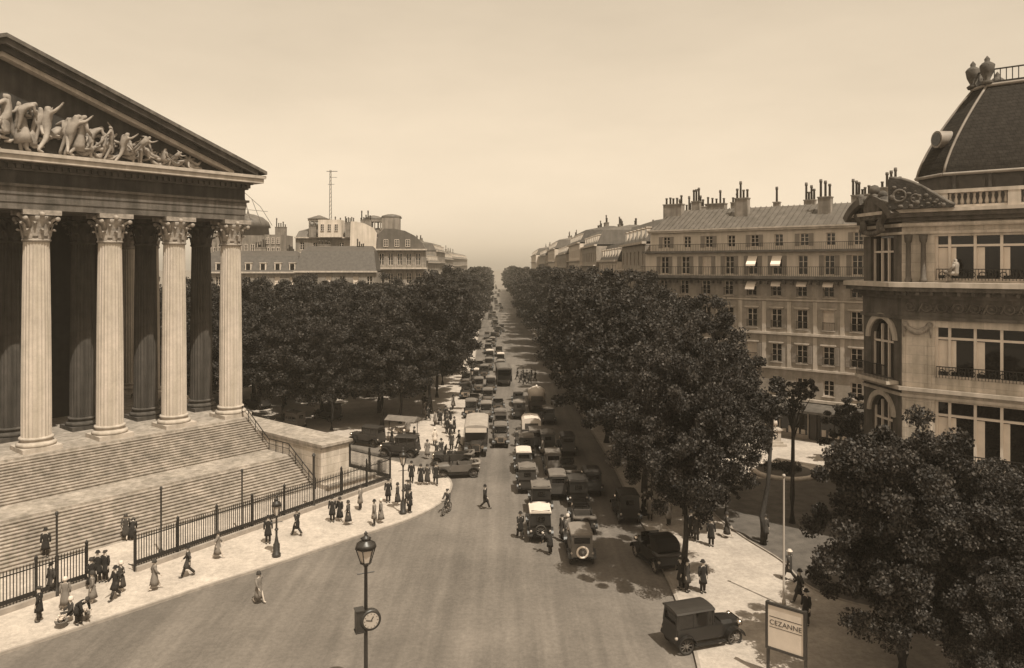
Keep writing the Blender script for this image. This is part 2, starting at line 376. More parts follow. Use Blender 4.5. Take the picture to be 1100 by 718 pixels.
def pose_joints(p):
    J = {'pelvis': (0, 0, .95, (.13, .10)), 'belly': (0, 0, 1.12, (.125, .10)), 'chest': (0, 0, 1.33, (.145, .105)),
         'neck': (0, 0, 1.47, .055), 'chin': (0, .015, 1.55, .072), 'crown': (0, .0, 1.65, .088), 'nose': (0, .105, 1.585, .014)}
    for sd, s in (('l', -1), ('r', 1)):
        J['hip'+sd] = (s*.085, 0, .90, .088); J['knee'+sd] = (s*.095, .01, .50, .058); J['ank'+sd] = (s*.1, -.02, .09, .04); J['toe'+sd] = (s*.11, .13, .045, .036)
        J['sho'+sd] = (s*.185, 0, 1.40, .055); J['elb'+sd] = (s*.235, -.02, 1.14, .042); J['wri'+sd] = (s*.245, .05, .90, .028); J['palm'+sd] = (s*.245, .07, .83, (.032, .018))
    def mv(k, dx=0, dy=0, dz=0): J[k] = (J[k][0]+dx, J[k][1]+dy, J[k][2]+dz, J[k][3])
    if p in ('walk', 'walk_b'):
        f, b = ('l', 'r') if p == 'walk' else ('r', 'l')
        mv('knee'+f, 0, .17, .02); mv('ank'+f, 0, .34, .02); mv('toe'+f, 0, .33, .06)
        mv('knee'+b, 0, -.03, .02); mv('ank'+b, 0, -.33, .08); mv('toe'+b, 0, -.28, .03)
        mv('elb'+b, 0, .10); mv('wri'+b, 0, .22, .04); mv('palm'+b, 0, .25, .05)
        mv('elb'+f, 0, -.12, .02); mv('wri'+f, 0, -.16, .02); mv('palm'+f, 0, -.17, .01)
    if p == 'carry':
        for s in 'lr': mv('elb'+s, 0, -.03); mv('wri'+s, 0, .24, .20); mv('palm'+s, 0, .27, .25)
    if p == 'cross':
        mv('wril', .05, .2, .22); mv('palml', .1, .22, .26)
    if p == 'bend':
        for k in ('belly', 'chest', 'neck', 'chin', 'crown', 'nose', 'shol', 'shor', 'elbl', 'elbr', 'wril', 'wrir', 'palml', 'palmr'):
            x, y, z, r = J[k]; a = -R(58); dz = z - .95
            J[k] = (x, y*math.cos(a) - dz*math.sin(a), .95 + dz*math.cos(a) + y*math.sin(a), r)
        for s in 'lr':
            x, y, z, r = J['sho'+s]
            J['elb'+s] = (x*1.15, y+.08, z-.25, .042); J['wri'+s] = (x*1.0, y+.18, z-.45, .028); J['palm'+s] = (x, y+.2, z-.52, (.032, .018))
    if p == 'sit':
        for k in ('pelvis', 'belly', 'chest', 'neck', 'chin', 'crown', 'nose', 'hipl', 'hipr', 'shol', 'shor', 'elbl', 'elbr', 'wril', 'wrir', 'palml', 'palmr'): mv(k, 0, 0, -.45)
        for s in 'lr':
            mv('knee'+s, 0, .42, .02); mv('ank'+s, 0, .42, 0); mv('toe'+s, 0, .42, 0); mv('wri'+s, 0, .24, .12); mv('palm'+s, 0, .29, .16); mv('elb'+s, 0, .06, .05)
    if p == 'ride':
        for s, q in (('l', .0), ('r', .12)):
            mv('knee'+s, 0, .32, .05+q); mv('ank'+s, 0, .12, .16+q); mv('toe'+s, 0, .12, .16+q)
        for k in ('chest', 'neck', 'chin', 'crown', 'nose', 'shol', 'shor'): mv(k, 0, .10, -.02)
        for s in 'lr': mv('elb'+s, 0, .25, .02); mv('wri'+s, 0, .42, .12); mv('palm'+s, 0, .46, .15)
    if p in ('raise', 'lunge'):
        mv('elbr', .12, .05, .35); mv('wrir', .16, .12, .78); mv('palmr', .17, .14, .92); mv('elbl', -.12, .1, .12); mv('wril', -.3, .2, .22); mv('palml', -.36, .22, .24)
    if p == 'lunge':
        mv('kneel', -.2, .3, .05); mv('ankl', -.3, .32, .02); mv('toel', -.3, .36, .0); mv('kneer', .15, -.15, 0); mv('ankr', .3, -.45, .02); mv('toer', .3, -.4, 0)
    if p == 'recline':
        for k in list(J):
            x, y, z, r = J[k]
            if k[:3] in ('hip', 'kne', 'ank', 'toe'): J[k] = (x, (0.95 - z)*1.0, .16 + (.30 if k == 'kneel' else .0) + (.02), r)
            else: a = R(50); dz = z - .95; J[k] = (x, y*math.cos(a)*.5 - dz*math.cos(R(40)), .16 + dz*math.sin(R(40)) + .02, r)
        J['elbr'] = (.3, -.42, .12, .042); J['wrir'] = (.34, -.2, .05, .028); J['palmr'] = (.34, -.12, .04, (.032, .018))
        J['elbl'] = (-.3, -.05, .4, .042); J['wril'] = (-.3, .2, .42, .028); J['palml'] = (-.3, .28, .4, (.032, .018))
    return J
BODY_E = [('pelvis', 'belly'), ('belly', 'chest'), ('chest', 'neck'), ('neck', 'chin'), ('chin', 'crown'), ('chin', 'nose')]
for s in 'lr': BODY_E += [('pelvis', 'hip'+s), ('hip'+s, 'knee'+s), ('knee'+s, 'ank'+s), ('ank'+s, 'toe'+s), ('chest', 'sho'+s), ('sho'+s, 'elb'+s), ('elb'+s, 'wri'+s), ('wri'+s, 'palm'+s)]

def body_mesh(pose, bulk=1.0):
    J = pose_joints(pose); E = list(BODY_E)
    if bulk != 1:
        for k in J:
            r = J[k][3]; f = bulk if k not in ('crown', 'chin', 'nose') else 1.15
            J[k] = (*J[k][:3], (r[0]*f, r[1]*f) if isinstance(r, tuple) else r*f)
    for s, sg in (('l', -1), ('r', 1)):
        W = Vector(J['wri'+s][:3]); P = Vector(J['palm'+s][:3]); d = (P - W).normalized()
        side = Vector((0, 1, 0)) if abs(d.y) < .7 else Vector((0, 0, 1))
        side = (side - d * side.dot(d)).normalized(); inn = d.cross(side).normalized() * (sg)
        for i, (o, ln) in enumerate(((-.027, .05), (-.009, .065), (.009, .07), (.027, .062))):
            b = P + side * o + d * .03; m = b + d * ln * .6; t = m + d * ln * .4 - inn * .015
            J['fa%s%d' % (s, i)] = (*b, .0095); J['fb%s%d' % (s, i)] = (*m, .0085); J['fc%s%d' % (s, i)] = (*t, .007)
            E += [('palm'+s, 'fa%s%d' % (s, i)), ('fa%s%d' % (s, i), 'fb%s%d' % (s, i)), ('fb%s%d' % (s, i), 'fc%s%d' % (s, i))]
        a = W + (P - W) * .5 + side * .035; b = a + side * .018 + d * .045
        J['ta'+s] = (*a, .010); J['tb'+s] = (*b, .0085); E += [('wri'+s, 'ta'+s), ('ta'+s, 'tb'+s)]
    return skin_body(J, E, pose + (str(bulk) if bulk != 1 else ''))

def cloth_mesh(pose, kind, m):
    def mk():
        J = pose_joints(pose); b = MB(); P = lambda k: Vector(J[k][:3])
        pel, bel, che, nek = P('pelvis'), P('belly'), P('chest'), P('neck')
        def torso(extra):
            path = extra + [(pel, .165, .13), (bel, .15, .125), (che, .185, .135), (che*.25 + nek*.75, .13, .1), (nek, .07, .065)]
            n = 14; vs = []
            for k, (c, rx, ry) in enumerate(path):
                c0 = path[max(k-1, 0)][0]; c1 = path[min(k+1, len(path)-1)][0]
                d = (c1 - c0).normalized(); xa = Vector((1, 0, 0)); ya = d.cross(xa).normalized()
                for i in range(n):
                    a = 2*PI*i/n; w = 1 + .05*math.sin(3*a + k*1.3)
                    vs.append(c + xa*math.cos(a)*rx*w + ya*math.sin(a)*ry*w)
            mm = len(path)
            b.add(vs, [(k*n+i, k*n+(i+1) % n, (k+1)*n+(i+1) % n, (k+1)*n+i) for k in range(mm-1) for i in range(n)] + [tuple(range(n))], True)
        if kind == 'coat':
            kn = (P('kneel') + P('kneer'))/2; hp = (P('hipl') + P('hipr'))/2
            if pose in ('sit', 'ride'): torso([(pel - Vector((0, -.05, .08)), .19, .15)])
            else: torso([(kn + Vector((0, 0, .02)) , .235, .20), (hp*.5 + kn*.5, .215, .18), (hp, .185, .15)])
        elif kind == 'jacket': torso([((P('hipl') + P('hipr'))/2 - Vector((0, 0, .08)), .185, .15)])
        elif kind == 'dress':
            if pose == 'sit':
                torso([(pel - Vector((0, -.05, .08)), .19, .16)])
                for s in 'lr': b.chain([P('hip'+s), P('knee'+s), P('knee'+s)*.4 + P('ank'+s)*.6], [.12, .11, .12], 10)
            else:
                an = (P('ankl') + P('ankr'))/2; hp = (P('hipl') + P('hipr'))/2
                torso([(Vector((an.x, an.y, .30)), .27, .25), (Vector((an.x, an.y*.6, .55)), .235, .21), (hp, .19, .16)])
        if kind in ('coat', 'jacket', 'dress'):
            for s in 'lr': b.chain([P('sho'+s), P('elb'+s), P('elb'+s)*.12 + P('wri'+s)*.88], [.078, .062, .05], 9); b.ball(P('sho'+s), .085, 8)
        if kind == 'trousers':
            for s in 'lr': b.chain([P('hip'+s), P('knee'+s), P('ank'+s)*.93 + P('knee'+s)*.07], [.105, .08, .07], 10); b.ball(P('hip'+s), .11, 8)
            for s in 'lr': b.ball(P('ank'+s)*.45 + P('toe'+s)*.55 - Vector((0, .01, .012)), .062, 8, (.85, 2.0, .75))
        return b.mesh('cloth', m)
    return cached(('cloth', pose, kind, m), mk)

def hat_mesh(kind, m):
    def mk():
        b = MB()
        if kind == 'bowler': b.lathe([(.15, 0), (.155, .012), (.105, .02), (.105, .08), (.085, .125), (.04, .145), (.01, .148)], 14)
        elif kind == 'boater': b.lathe([(.17, 0), (.17, .015), (.1, .02), (.1, .10), (.01, .105)], 14)
        elif kind == 'cloche': b.lathe([(.145, -.05), (.125, 0), (.12, .06), (.09, .12), (.01, .14)], 14)
        elif kind == 'cap': b.lathe([(.10, -.01), (.125, .04), (.11, .075), (.01, .085)], 14); b.box(-.07, .07, .07, .16, -.01, .01)
        return b.mesh('hat', m)
    return cached(('hat', kind, m), mk)

def person(at, pose, head, kind, colour, hat, label, group=None, legs='cloth_dark', height=1.72, z=None, bag=None):
    s = height / 1.72
    t = thing('person', label, 'person', (at[0], at[1], at[2] if z is None else z), R(head), group, s)
    put('body', body_mesh(pose), t)
    if kind != 'dress': put('trousers', cloth_mesh(pose, 'trousers', legs), t)
    put({'dress': 'dress', 'coat': 'coat', 'jacket': 'jacket'}[kind], cloth_mesh(pose, kind, colour), t)
    J = pose_joints(pose); c = Vector(J['crown'][:3])
    put('hat', hat_mesh(hat[0], hat[1]), t, (c.x, c.y - .005, c.z + .015), (-.9 if pose == 'bend' else 0, 0, 0))
    return t

# ---------------------------------------------------------------- the stone church with its portico
T = thing('church', 'large stone church front with fluted columns, carved pediment and broad steps', 'church', (-25.2, 66.7, 0), math.atan2(.776, .63))
SP, HF, CT = 5.15, 4.5, 22.0
b = MB(); b.box(-38, .66, -1.7, 75, 0, HF - .25); b.build('podium', 'stone', T)
b = MB(); b.box(-38.1, .8, -1.85, 75.1, HF - .25, HF); b.build('floor_slab', 'stair', T)
def col_meshes():
    base = MB(); base.box(-1.3, 1.3, -1.3, 1.3, 0, .32)
    base.lathe([(1.24, .32), (1.3, .40), (1.3, .52), (1.22, .60), (1.06, .64), (1.02, .74), (1.08, .80), (1.14, .86), (1.12, .96), (1.0, 1.0)], 32)
    sh = MB(); n = 24; k = 6; vs = []; zs = [1.0, 3.5, 6.5, 9.5, 12.5, 15.2]; rr = [.98, .975, .955, .925, .885, .84]
    N = n * k
    for z, r in zip(zs, rr):
        for i in range(N):
            ph = (i % k) / k; d = .055 * math.sin(PI * ph) if (i % k) else 0
            a = 2*PI*i/N; q = r - d; vs.append((math.cos(a)*q, math.sin(a)*q, z))
    sh.add(vs, [(j*N+i, j*N+(i+1) % N, (j+1)*N+(i+1) % N, (j+1)*N+i) for j in range(len(zs)-1) for i in range(N)])
    for j in range(1, 9):    # drum joints, barely open
        z = 1.0 + j*1.6
    cap = MB(); cap.lathe([(.86, 15.2), (.95, 15.27), (.95, 15.38), (.84, 15.42), (.86, 16.2), (.95, 16.8), (1.15, 17.08)], 24)
    for row, (cnt, z0, h, r, w) in enumerate(((8, 15.42, .72, .88, .34), (8, 15.62, 1.05, .9, .34))):
        for i in range(cnt):
            a = 2*PI*(i + .5*row)/cnt
            c, s_ = math.cos(a), math.sin(a)
            prof = [(r, 0, 1.0), (r+.05, h*.5, 1.15), (r+.14, h*.85, .9), (r+.34, h*1.0, .62), (r+.40, h*.86, .3)]
            vs = []
            for (q, dz, ww) in prof:
                for t_ in (-1, -.35, .35, 1):
                    qq = q + (.05 if abs(t_) < .5 else 0)
                    vs.append((c*qq - s_*t_*w*ww*.5*2*.5, s_*qq + c*t_*w*ww*.5, z0 + dz))
            vs2 = [(x*.94, y*.94, z-.05) for x, y, z in vs]
            fs = [(j*4+i2, j*4+i2+1, (j+1)*4+i2+1, (j+1)*4+i2) for j in range(4) for i2 in range(3)]
            o = len(vs); cap.add(vs + vs2, fs + [tuple(o + q for q in f) for f in fs] + [(0, 4, o+4, o), (4, 8, o+8, o+4), (8, 12, o+12, o+8), (12, 16, o+16, o+12), (3, 7, o+7, o+3), (7, 11, o+11, o+7), (11, 15, o+15, o+11), (15, 19, o+19, o+15), (16, 17, o+17, o+16), (17, 18, o+18, o+17), (18, 19, o+19, o+18)])
    for i in range(4):
        a = PI/4 + i*PI/2; c, s_ = math.cos(a), math.sin(a)
        cap.chain([(c*.9, s_*.9, 16.3), (c*1.1, s_*1.1, 16.75), (c*1.5, s_*1.5, 16.98)], [.1, .12, .1], 8)
        cap.ball((c*1.5, s_*1.5, 16.88), .19, 10)
        a2 = i*PI/2; cap.ball((math.cos(a2)*1.12, math.sin(a2)*1.12, 17.2), .2, 8)
    ab = [(1.26, 1.26), (0, 1.02), (-1.26, 1.26), (-1.02, 0), (-1.26, -1.26), (0, -1.02), (1.26, -1.26), (1.02, 0)]
    cap.prism(ab, 17.14, 17.5)
    return base.mesh('column_base', 'stone'), sh.mesh('column_shaft', 'stone_shaft'), cap.mesh('column_capital', 'carved')
cb, cs, cc = col_meshes()
cols = [(-SP*i, 0) for i in range(8)] + [(-SP*i, SP) for i in range(8)] + [(0, SP*k) for k in range(2, 13)]
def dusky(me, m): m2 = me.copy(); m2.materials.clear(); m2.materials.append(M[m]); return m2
cb2, cs2, cc2 = dusky(cb, 'stone_dim'), dusky(cs, 'shaft_shade'), dusky(cc, 'stone_dim')
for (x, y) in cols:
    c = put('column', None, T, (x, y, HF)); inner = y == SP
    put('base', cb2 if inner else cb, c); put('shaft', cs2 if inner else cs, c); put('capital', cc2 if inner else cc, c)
# cella and its door
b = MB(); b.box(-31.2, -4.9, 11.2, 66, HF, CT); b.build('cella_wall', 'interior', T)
b = MB(); b.box(-20.6, -15.4, 11.0, 11.25, HF, HF + 10.5); b.box(-21.2, -20.6, 10.9, 11.25, HF, HF + 11.1); b.box(-15.4, -14.8, 10.9, 11.25, HF, HF + 11.1); b.box(-20.6, -15.4, 10.9, 11.25, HF+10.5, HF+11.1); b.build('door', 'cast', T)
# entablature: a ring of stone round the colonnade and its ceiling
X0, X1, Y1 = -36.05, 0, 62
def ring(b, pr, z0, z1): b.box(X0-pr, X1+pr, -pr, Y1+pr, z0, z1)
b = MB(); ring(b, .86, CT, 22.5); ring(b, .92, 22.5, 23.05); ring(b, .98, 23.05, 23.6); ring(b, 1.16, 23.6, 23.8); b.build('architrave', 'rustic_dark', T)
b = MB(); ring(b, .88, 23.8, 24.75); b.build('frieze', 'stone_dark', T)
b = MB(); ring(b, 1.1, 24.75, 24.9)
x = X0 - 1.1
while x < X1 + 1.1:
    b.box(x, x + .28, -1.3, -1.1, 24.9, 25.2); x += .5
y = -1.1
while y < 60:
    b.box(1.1, 1.3, y, y + .28, 24.9, 25.2); y += .5
ring(b, 1.1, 24.9, 25.2); ring(b, 1.4, 25.2, 25.35); b.build('dentil_course', 'stone_dim', T)
b = MB(); ring(b, 2.05, 25.35, 25.75); ring(b, 2.2, 25.75, 26.0); b.build('cornice', 'stone', T)
XM = (X0 + X1)/2; HW = (X1 - X0)/2 + 2.2; SL = .376; ZP = 26.0
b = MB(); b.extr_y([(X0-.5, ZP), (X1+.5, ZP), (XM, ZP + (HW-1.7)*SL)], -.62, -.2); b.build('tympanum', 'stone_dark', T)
def raking(b, t0, t1, pr, inset=0.0):
    for sg in (1, -1):
        tip = XM + sg*(HW - inset); v = []
        for yy in (-pr, .3):
            v += [(tip, yy, ZP + t0 + inset*SL + .0), (tip, yy, ZP + t1 + inset*SL), (XM, yy, ZP + t1 + HW*SL), (XM, yy, ZP + t0 + HW*SL)]
        b.add(v, [(0, 1, 2, 3), (4, 7, 6, 5), (0, 4, 5, 1), (1, 5, 6, 2), (3, 2, 6, 7), (0, 3, 7, 4)])
b = MB(); raking(b, -1.05, -.72, 1.45, 2.7); b.build('inner_moulding', 'stone', T)
b = MB(); raking(b, -.72, -.30, 1.75, 2.0); b.build('corbel_course', 'stone_dark', T)
b = MB(); raking(b, -.30, .12, 2.15, .8); b.build('sloping_cornice', 'stone_dim', T)
b = MB(); raking(b, .12, .40, 2.35, 0); b.build('gutter_moulding', 'rustic_dark', T)
b = MB()
b.add([(X0-2.2, .3, ZP+.02), (XM, .3, ZP+HW*SL+.1), (X1+2.2, .3, ZP+.02), (X0-2.2, Y1, ZP+.02), (XM, Y1, ZP+HW*SL+.1), (X1+2.2, Y1, ZP+.02)], [(0, 2, 1), (3, 4, 5), (0, 1, 4, 3), (1, 2, 5, 4), (0, 3, 5, 2)])
b.build('roof', 'slate_mid', T)
# relief figures: plain generic bodies in robes, standing, seated and lying
def relief(x, pose, h, rz, ry=0, dz=0, robe=True, name='relief_figure'):
    b2 = body_mesh(pose, 1.45).copy(); b2.materials.clear(); b2.materials.append(M['carved'])
    s = h/1.72
    o = put(name, b2, T, (x, -.95, ZP + .05 + dz), (0, ry, rz), s)
    if robe:
        put('robe', cloth_mesh(pose, 'jacket' if pose in ('bend', 'ride', 'sit') else 'dress', 'carved'), o)
    return o
FG = [(-19.2, 'raise', 5.2, .3, 0, 0, True), (-17.7, 'lunge', 4.9, 1.0, .1, 0, False), (-16.5, 'carry', 4.5, -1.0, -.15, 0, True), (-15.3, 'lunge', 4.2, -1.3, .12, 0, False), (-14.1, 'raise', 3.9, -.9, .35, 0, False), (-13.1, 'walk', 3.9, -1.4, .3, 0, True), (-12.2, 'bend', 3.9, -1.3, 0, 0, False),
      (-11.1, 'sit', 3.6, .9, 0, 0, False), (-10.2, 'lunge', 3.0, -1.3, .5, 0, False), (-9.6, 'sit', 3.4, -1.1, .1, 0, True), (-8.4, 'bend', 2.9, -1.4, 0, 0, False), (-7.6, 'recline', 2.9, -1.2, 0, .5, False), (-6.6, 'sit', 2.5, -1.3, .2, 0, False),
      (-5.4, 'recline', 2.6, 1.4, 0, 0, False), (-4.2, 'recline', 2.3, -1.35, 0, 0, False), (-13.4, 'raise', 3.2, .8, .6, .9, False), (-9.0, 'raise', 2.3, -1.0, .9, .9, False), (-6.0, 'raise', 1.6, -1.2, 1.1, .6, False), (-16.0, 'sit', 3.0, .2, 0, 0, False), (-12.6, 'recline', 3.2, 1.3, 0, 0, False),
      (-21.4, 'walk', 4.8, -1.2, 0, 0, True), (-23.4, 'raise', 4.0, 1, 0, 0, False), (-25.4, 'bend', 4.0, 1.3, 0, 0, False), (-27.4, 'sit', 3.2, 1.2, 0, 0, True), (-29.6, 'recline', 2.7, 1.4, 0, 0, False)]
rr = random.Random(12)
for a in FG: relief(a[0], a[1], a[2]*.88, a[3], a[4], a[5], a[6])
for i in range(16):
    x = -6.5 - i*.95; hmax = (2.2 - x)*SL - 1.1
    relief(x + rr.uniform(-.2, .2), ['sit', 'bend', 'raise', 'recline', 'lunge', 'carry'][i*5 % 6], min(2.9, hmax*.62), rr.uniform(-1.5, 1.5), rr.uniform(-.4, .6), rr.uniform(0, .25)*hmax, i % 3 == 0)
b = MB(); rr = random.Random(3)
for i in range(150):
    x = -3.4 - 31*rr.random()*.98; top = min(x + 1, -X1*0 + 36 - abs(x)) 
    h = min((2.2 - x), (x + 38.2))*SL - 1.0
    z_ = ZP + .15 + rr.random()*max(.1, h*.5); a_ = rr.uniform(-1, 1); l_ = .3 + .5*rr.random(); w_ = .08 + .1*rr.random(); b.chain([(x - l_*math.cos(a_), -.72, z_ - l_*math.sin(a_)), (x, -.86, z_), (x + l_*math.cos(a_+.5), -.72, z_ + l_*math.sin(a_+.5))], [w_*.6, w_, w_*.5], 7)
b.build('relief_drapery', 'carved', T)
# stairs
def flight(b, t0, z0, t1, z1, n, x0, x1):
    tr = (t1 - t0)/n; ri = (z0 - z1)/n
    for i in range(n):
        zt = z0 - ri*(i + 1); ta = t0 + tr*i
        if i == n - 1: continue
        b.box(x0, x1, -(ta + tr + .05), -ta + .3, zt - .045, zt)
        b.box(x0, x1, -(ta + tr), -ta + .3, zt - ri - .002, zt - .045)
b = MB(); flight(b, 1.85, HF, 5.4, 2.25, 15, -40, .62); b.box(-40, .62, -8.4, -5.1, 2.05, 2.25); b.box(-40, .62, -8.37, -5.1, 1.9, 2.05)
flight(b, 8.4, 2.25, 12.0, 0.0, 15, -40, .62); b.box(-40, .62, -5.4, -1.8, 0, 2.0); b.build('staircase', 'stair', T)
b = MB(); b.extr_x([(-1.7, 0), (-12.2, 0), (-12.2, 3.25), (-1.7, 3.25)], .68, 3.5); b.box(.68, 3.5, -1.7, 9, 0, 3.25)
w = b.build('stair_side_wall', 'block', T)
b = MB(); b.box(.60, 3.72, -12.45, 9, 3.42, 3.62); b.box(.62, 3.62, -12.3, 9, 3.25, 3.42); b.build('coping', 'stair', w)
b = MB(); b.box(.67, 6.2, -13.4, -12.2, 0, .5); b.box(3.5, 6.2, -12.2, -3, 0, .5); b.build('plinth', 'block', T)
b = MB(); b.box(.5, 6.35, -13.55, -13.1, .5, .62); b.box(5.9, 6.35, -13.1, -3, .5, .62); b.build('plinth_edge', 'stair', T)
# handrail
H = thing('stair_railing', 'black iron handrail running down the church steps beside the pale side block', 'railing', (-25.2, 66.7, 0), math.atan2(.776, .63))
def stz(t):
    if t < 1.85: return HF
    if t < 5.4: return HF - (t-1.85)/3.55*2.25
    if t < 8.4: return 2.25
    return max(0.02, 2.25 - (t-8.4)/3.6*2.25)
pp = [(.35, -t, stz(t) + .95) for t in (1.3, 1.9, 5.4, 8.3, 12.0)]
b = MB(); b.chain(pp, [.045]*5, 6); b.chain([(x, y, z - .42) for x, y, z in pp], [.025]*5, 6); b.build('handrail', 'iron', H)
for t in (1.3, 2.3, 3.4, 4.5, 5.5, 6.5, 7.5, 8.4, 9.3, 10.2, 11.1, 12.0):
    b = MB(); b.tube((0, 0, 0), (0, 0, .95), .035, n=6); b.build('post', 'iron', H, (.35, -t, stz(t) - .02))

# ---------------------------------------------------------------- fence, posts and lamps of the forecourt
def fence(name, A, B, label, post_every=2.7, h=2.05, group=None, zb=.14):
    A, B = Vector((A[0], A[1], zb)), Vector((B[0], B[1], zb)); d = B - A; L_ = d.length; rz = math.atan2(d.y, d.x)
    t = thing(name, label, 'fence', A, rz, group)
    b = MB(); b.box(0, L_, -.22, .22, 0, .28); b.build('stone_base', 'kerb', t)
    b = MB(); n = int(L_/.155)
    for i in range(n): 
        x = (i + .5)*L_/n; b.box(x-.019, x+.019, -.019, .019, .28, h); b.add([(x-.03, 0, h), (x+.03, 0, h), (x, 0, h+.12), (x, .02, h)], [(0, 1, 2), (0, 3, 2), (1, 3, 2)])
    b.box(0, L_, -.03, .03, .40, .62); b.box(0, L_, -.03, .03, h-.22, h-.17); b.build('bar_panel', 'iron', t)
    n = max(1, int(round(L_/post_every)))
    for i in range(n + 1):
        b = MB(); b.box(-.06, .06, -.06, .06, 0, h+.2); b.lathe([(.07, h+.2), (.1, h+.26), (.07, h+.36), (.01, h+.46)], 8); b.tube((0, .05, .3), (0, .7, .28), .03, n=6) 
        b.build('post', 'iron', t, (i*L_/n, 0, 0))
    return t
ga, gb = G(145, 614, .14), G(419, 518, .14)
fence('iron_fence', ga, gb, 'long black iron railing on a low stone base along the sidewalk before the steps')
ha = G(93, 628, .14); dr = (gb - ga).normalized(); hb = ha - dr*13
fence('iron_fence', hb, ha, 'short black iron railing by the gate gap, nearest the crowd of flower sellers')
fence('iron_fence', gb, (gb.x - .776*26, gb.y + .63*26), 'black iron railing turning back behind the pale stair side block')
def gate_post(pxx, pyy, off, label, r=.055, h=None, ptop=None):
    g = G(pxx, pyy, .14); h = (CAMH - (ptop-285)*g.y/800) - .14
    t = thing('iron_post', label, 'post', g)
    b = MB(); b.lathe([(.16, 0), (.16, .25), (.09, .35), (r, .5), (r, h-.15), (r*1.6, h-.12), (r*1.6, h-.05), (.01, h)], 10); b.build('shaft', 'cast', t)
    b = MB(); b.ball((0, 0, h), .09, 8); b.build('finial', 'cast', t)
gate_post(61, 640, 0, 'tall thin iron post standing behind the short railing by the gate gap', ptop=551)
gate_post(173, 597, 0, 'tall thin iron post behind the long railing, before the middle of the steps', ptop=524)
gate_post(260, 573, 0, 'tall thin iron post behind the long railing, the slimmer one beside the lamp', ptop=505)
gate_post(337, 547, 0, 'stout dark iron post standing at the corner of the pale stair side block', r=.09, ptop=488)

def street_lamp(at, h, label, group=None, r=.07, lw=.24):
    t = thing('street_lamp', label, 'street lamp', at, 0.4, group)
    b = MB(); b.lathe([(.26, 0), (.26, .18), (.2, .22), (.2, .75), (.14, .85), (.11, 1.0), (r, 1.25), (r*.8, h-1.25), (r*1.3, h-1.2), (r*.7, h-1.1)], 14)
    b.lathe([(r*1.4, 1.6), (r*1.8, 1.66), (r*1.4, 1.72)], 12); b.tube((-.35, 0, h-1.5), (.35, 0, h-1.5), .025, n=6); b.build('pole', 'cast', t)
    ln = MB(); k = 6
    ring_ = lambda rr_, z: [(math.cos(2*PI*i/k)*rr_, math.sin(2*PI*i/k)*rr_, z) for i in range(k)]
    for i in range(k):
        a0 = ring_(lw*.6, h-1.05)[i]; a1 = ring_(lw*1.12, h-.48)[i]; ln.tube(a0, a1, .022, n=5)
    for z, rr_ in ((h-1.08, lw*.65), (h-.48, lw*1.2)): ln.prism([(p[0], p[1]) for p in ring_(rr_, z)], z-.03, z+.03)
    ln.loft([(h-.45, lw*1.2, lw*1.2, 0), (h-.30, lw*1.05, lw*1.05, 0), (h-.2, lw*.55, lw*.55, 0), (h-.12, lw*.5, lw*.5, 0), (h-.1, lw*.62, lw*.62, 0), (h-.04, lw*.3, lw*.3, 0), (h+.04, .05, .05, 0), (h+.1, .08, .08, 0), (h+.2, .01, .01, 0)], 12)
    lo = ln.build('lantern', 'cast', t)
    g = MB(); g.loft([(h-1.05, lw*.5, lw*.5, 0), (h-.5, lw*1.0, lw*1.0, 0)], 6, False); g.build('glass', 'lampglass', lo)
    return t
street_lamp(G(297, 598, .14), 3.6, 'dark street lamp on the sidewalk edge in front of the middle of the railing')
street_lamp(G(433, 552, .14), 4.6, 'dark street lamp with people gathered round its foot at the sidewalk corner')
street_lamp(G(507, 428, .14), 4.2, 'distant dark street lamp beside the kerb left of the traffic')
street_lamp(G(700, 548, .14), 4.6, 'street lamp under the trees at the edge of the square')
# the large lamp in the foreground, with a clock
cp = Vector(((393-550)/800*30, 30, 0))
t = street_lamp(cp, 7.1, 'tall ornate foreground street lamp carrying a round clock', r=.085, lw=.36)
b = MB(); q = 3.75
b.loft([(-.13, .36, .36, 0), (-.10, .42, .42, 0), (.10, .42, .42, 0), (.13, .36, .36, 0)], 28)
ck = put('clock', b.mesh('clock', 'cast'), t, (.16, -.1, q), (R(90), 0, R(25)-.4))
f = MB(); f.loft([(.131, .31, .31, 0), (.14, .31, .31, 0)], 28); f.build('dial', 'white', ck)
hnd = MB(); hnd.rbox((.04, .07, .15), (.04, .2, .012), R(-30)); hnd.rbox((-.08, .02, .155), (.03, .26, .012), R(75))
for i in range(12): a = i*PI/6; hnd.rbox((math.sin(a)*.265, math.cos(a)*.265, .146), (.018, .05, .01), -a)
hnd.build('hands', 'ink', ck)
b = MB(); b.box(-.42, -.1, -.2, .18, q-.4, q+.4); b.box(-.45, -.07, -.23, .21, q+.4, q+.45); b.box(-.45, -.07, -.23, .21, q-.45, q-.4); b.build('clock_box', 'cast', t)
# ---------------------------------------------------------------- buildings
def win_frame(ww, wh, style='casement'):
    def mk():
        b = MB(); f = .07; y0, y1 = .16, .25
        b.box(-ww/2, -ww/2+f, y0, y1, 0, wh); b.box(ww/2-f, ww/2, y0, y1, 0, wh); b.box(-ww/2+f, ww/2-f, y0, y1, wh-f, wh); b.box(-ww/2+f, ww/2-f, y0, y1, 0, f)
        b.box(-.04, .04, y0, y1, f, wh-f)
        for k in (.36, .68): b.box(-ww/2+f, -.04, y0+.03, y1, wh*k-.02, wh*k+.02); b.box(.04, ww/2-f, y0+.03, y1, wh*k-.02, wh*k+.02)
        return b.mesh('window', 'wframe')
    return cached(('wf', ww, wh, style), mk)
def win_pane(ww, wh, m='glass'):
    def mk(): b = MB(); b.box(-ww/2+.02, ww/2-.02, .255, .30, .02, wh-.02); return b.mesh('pane', m)
    return cached(('wp', ww, wh, m), mk)
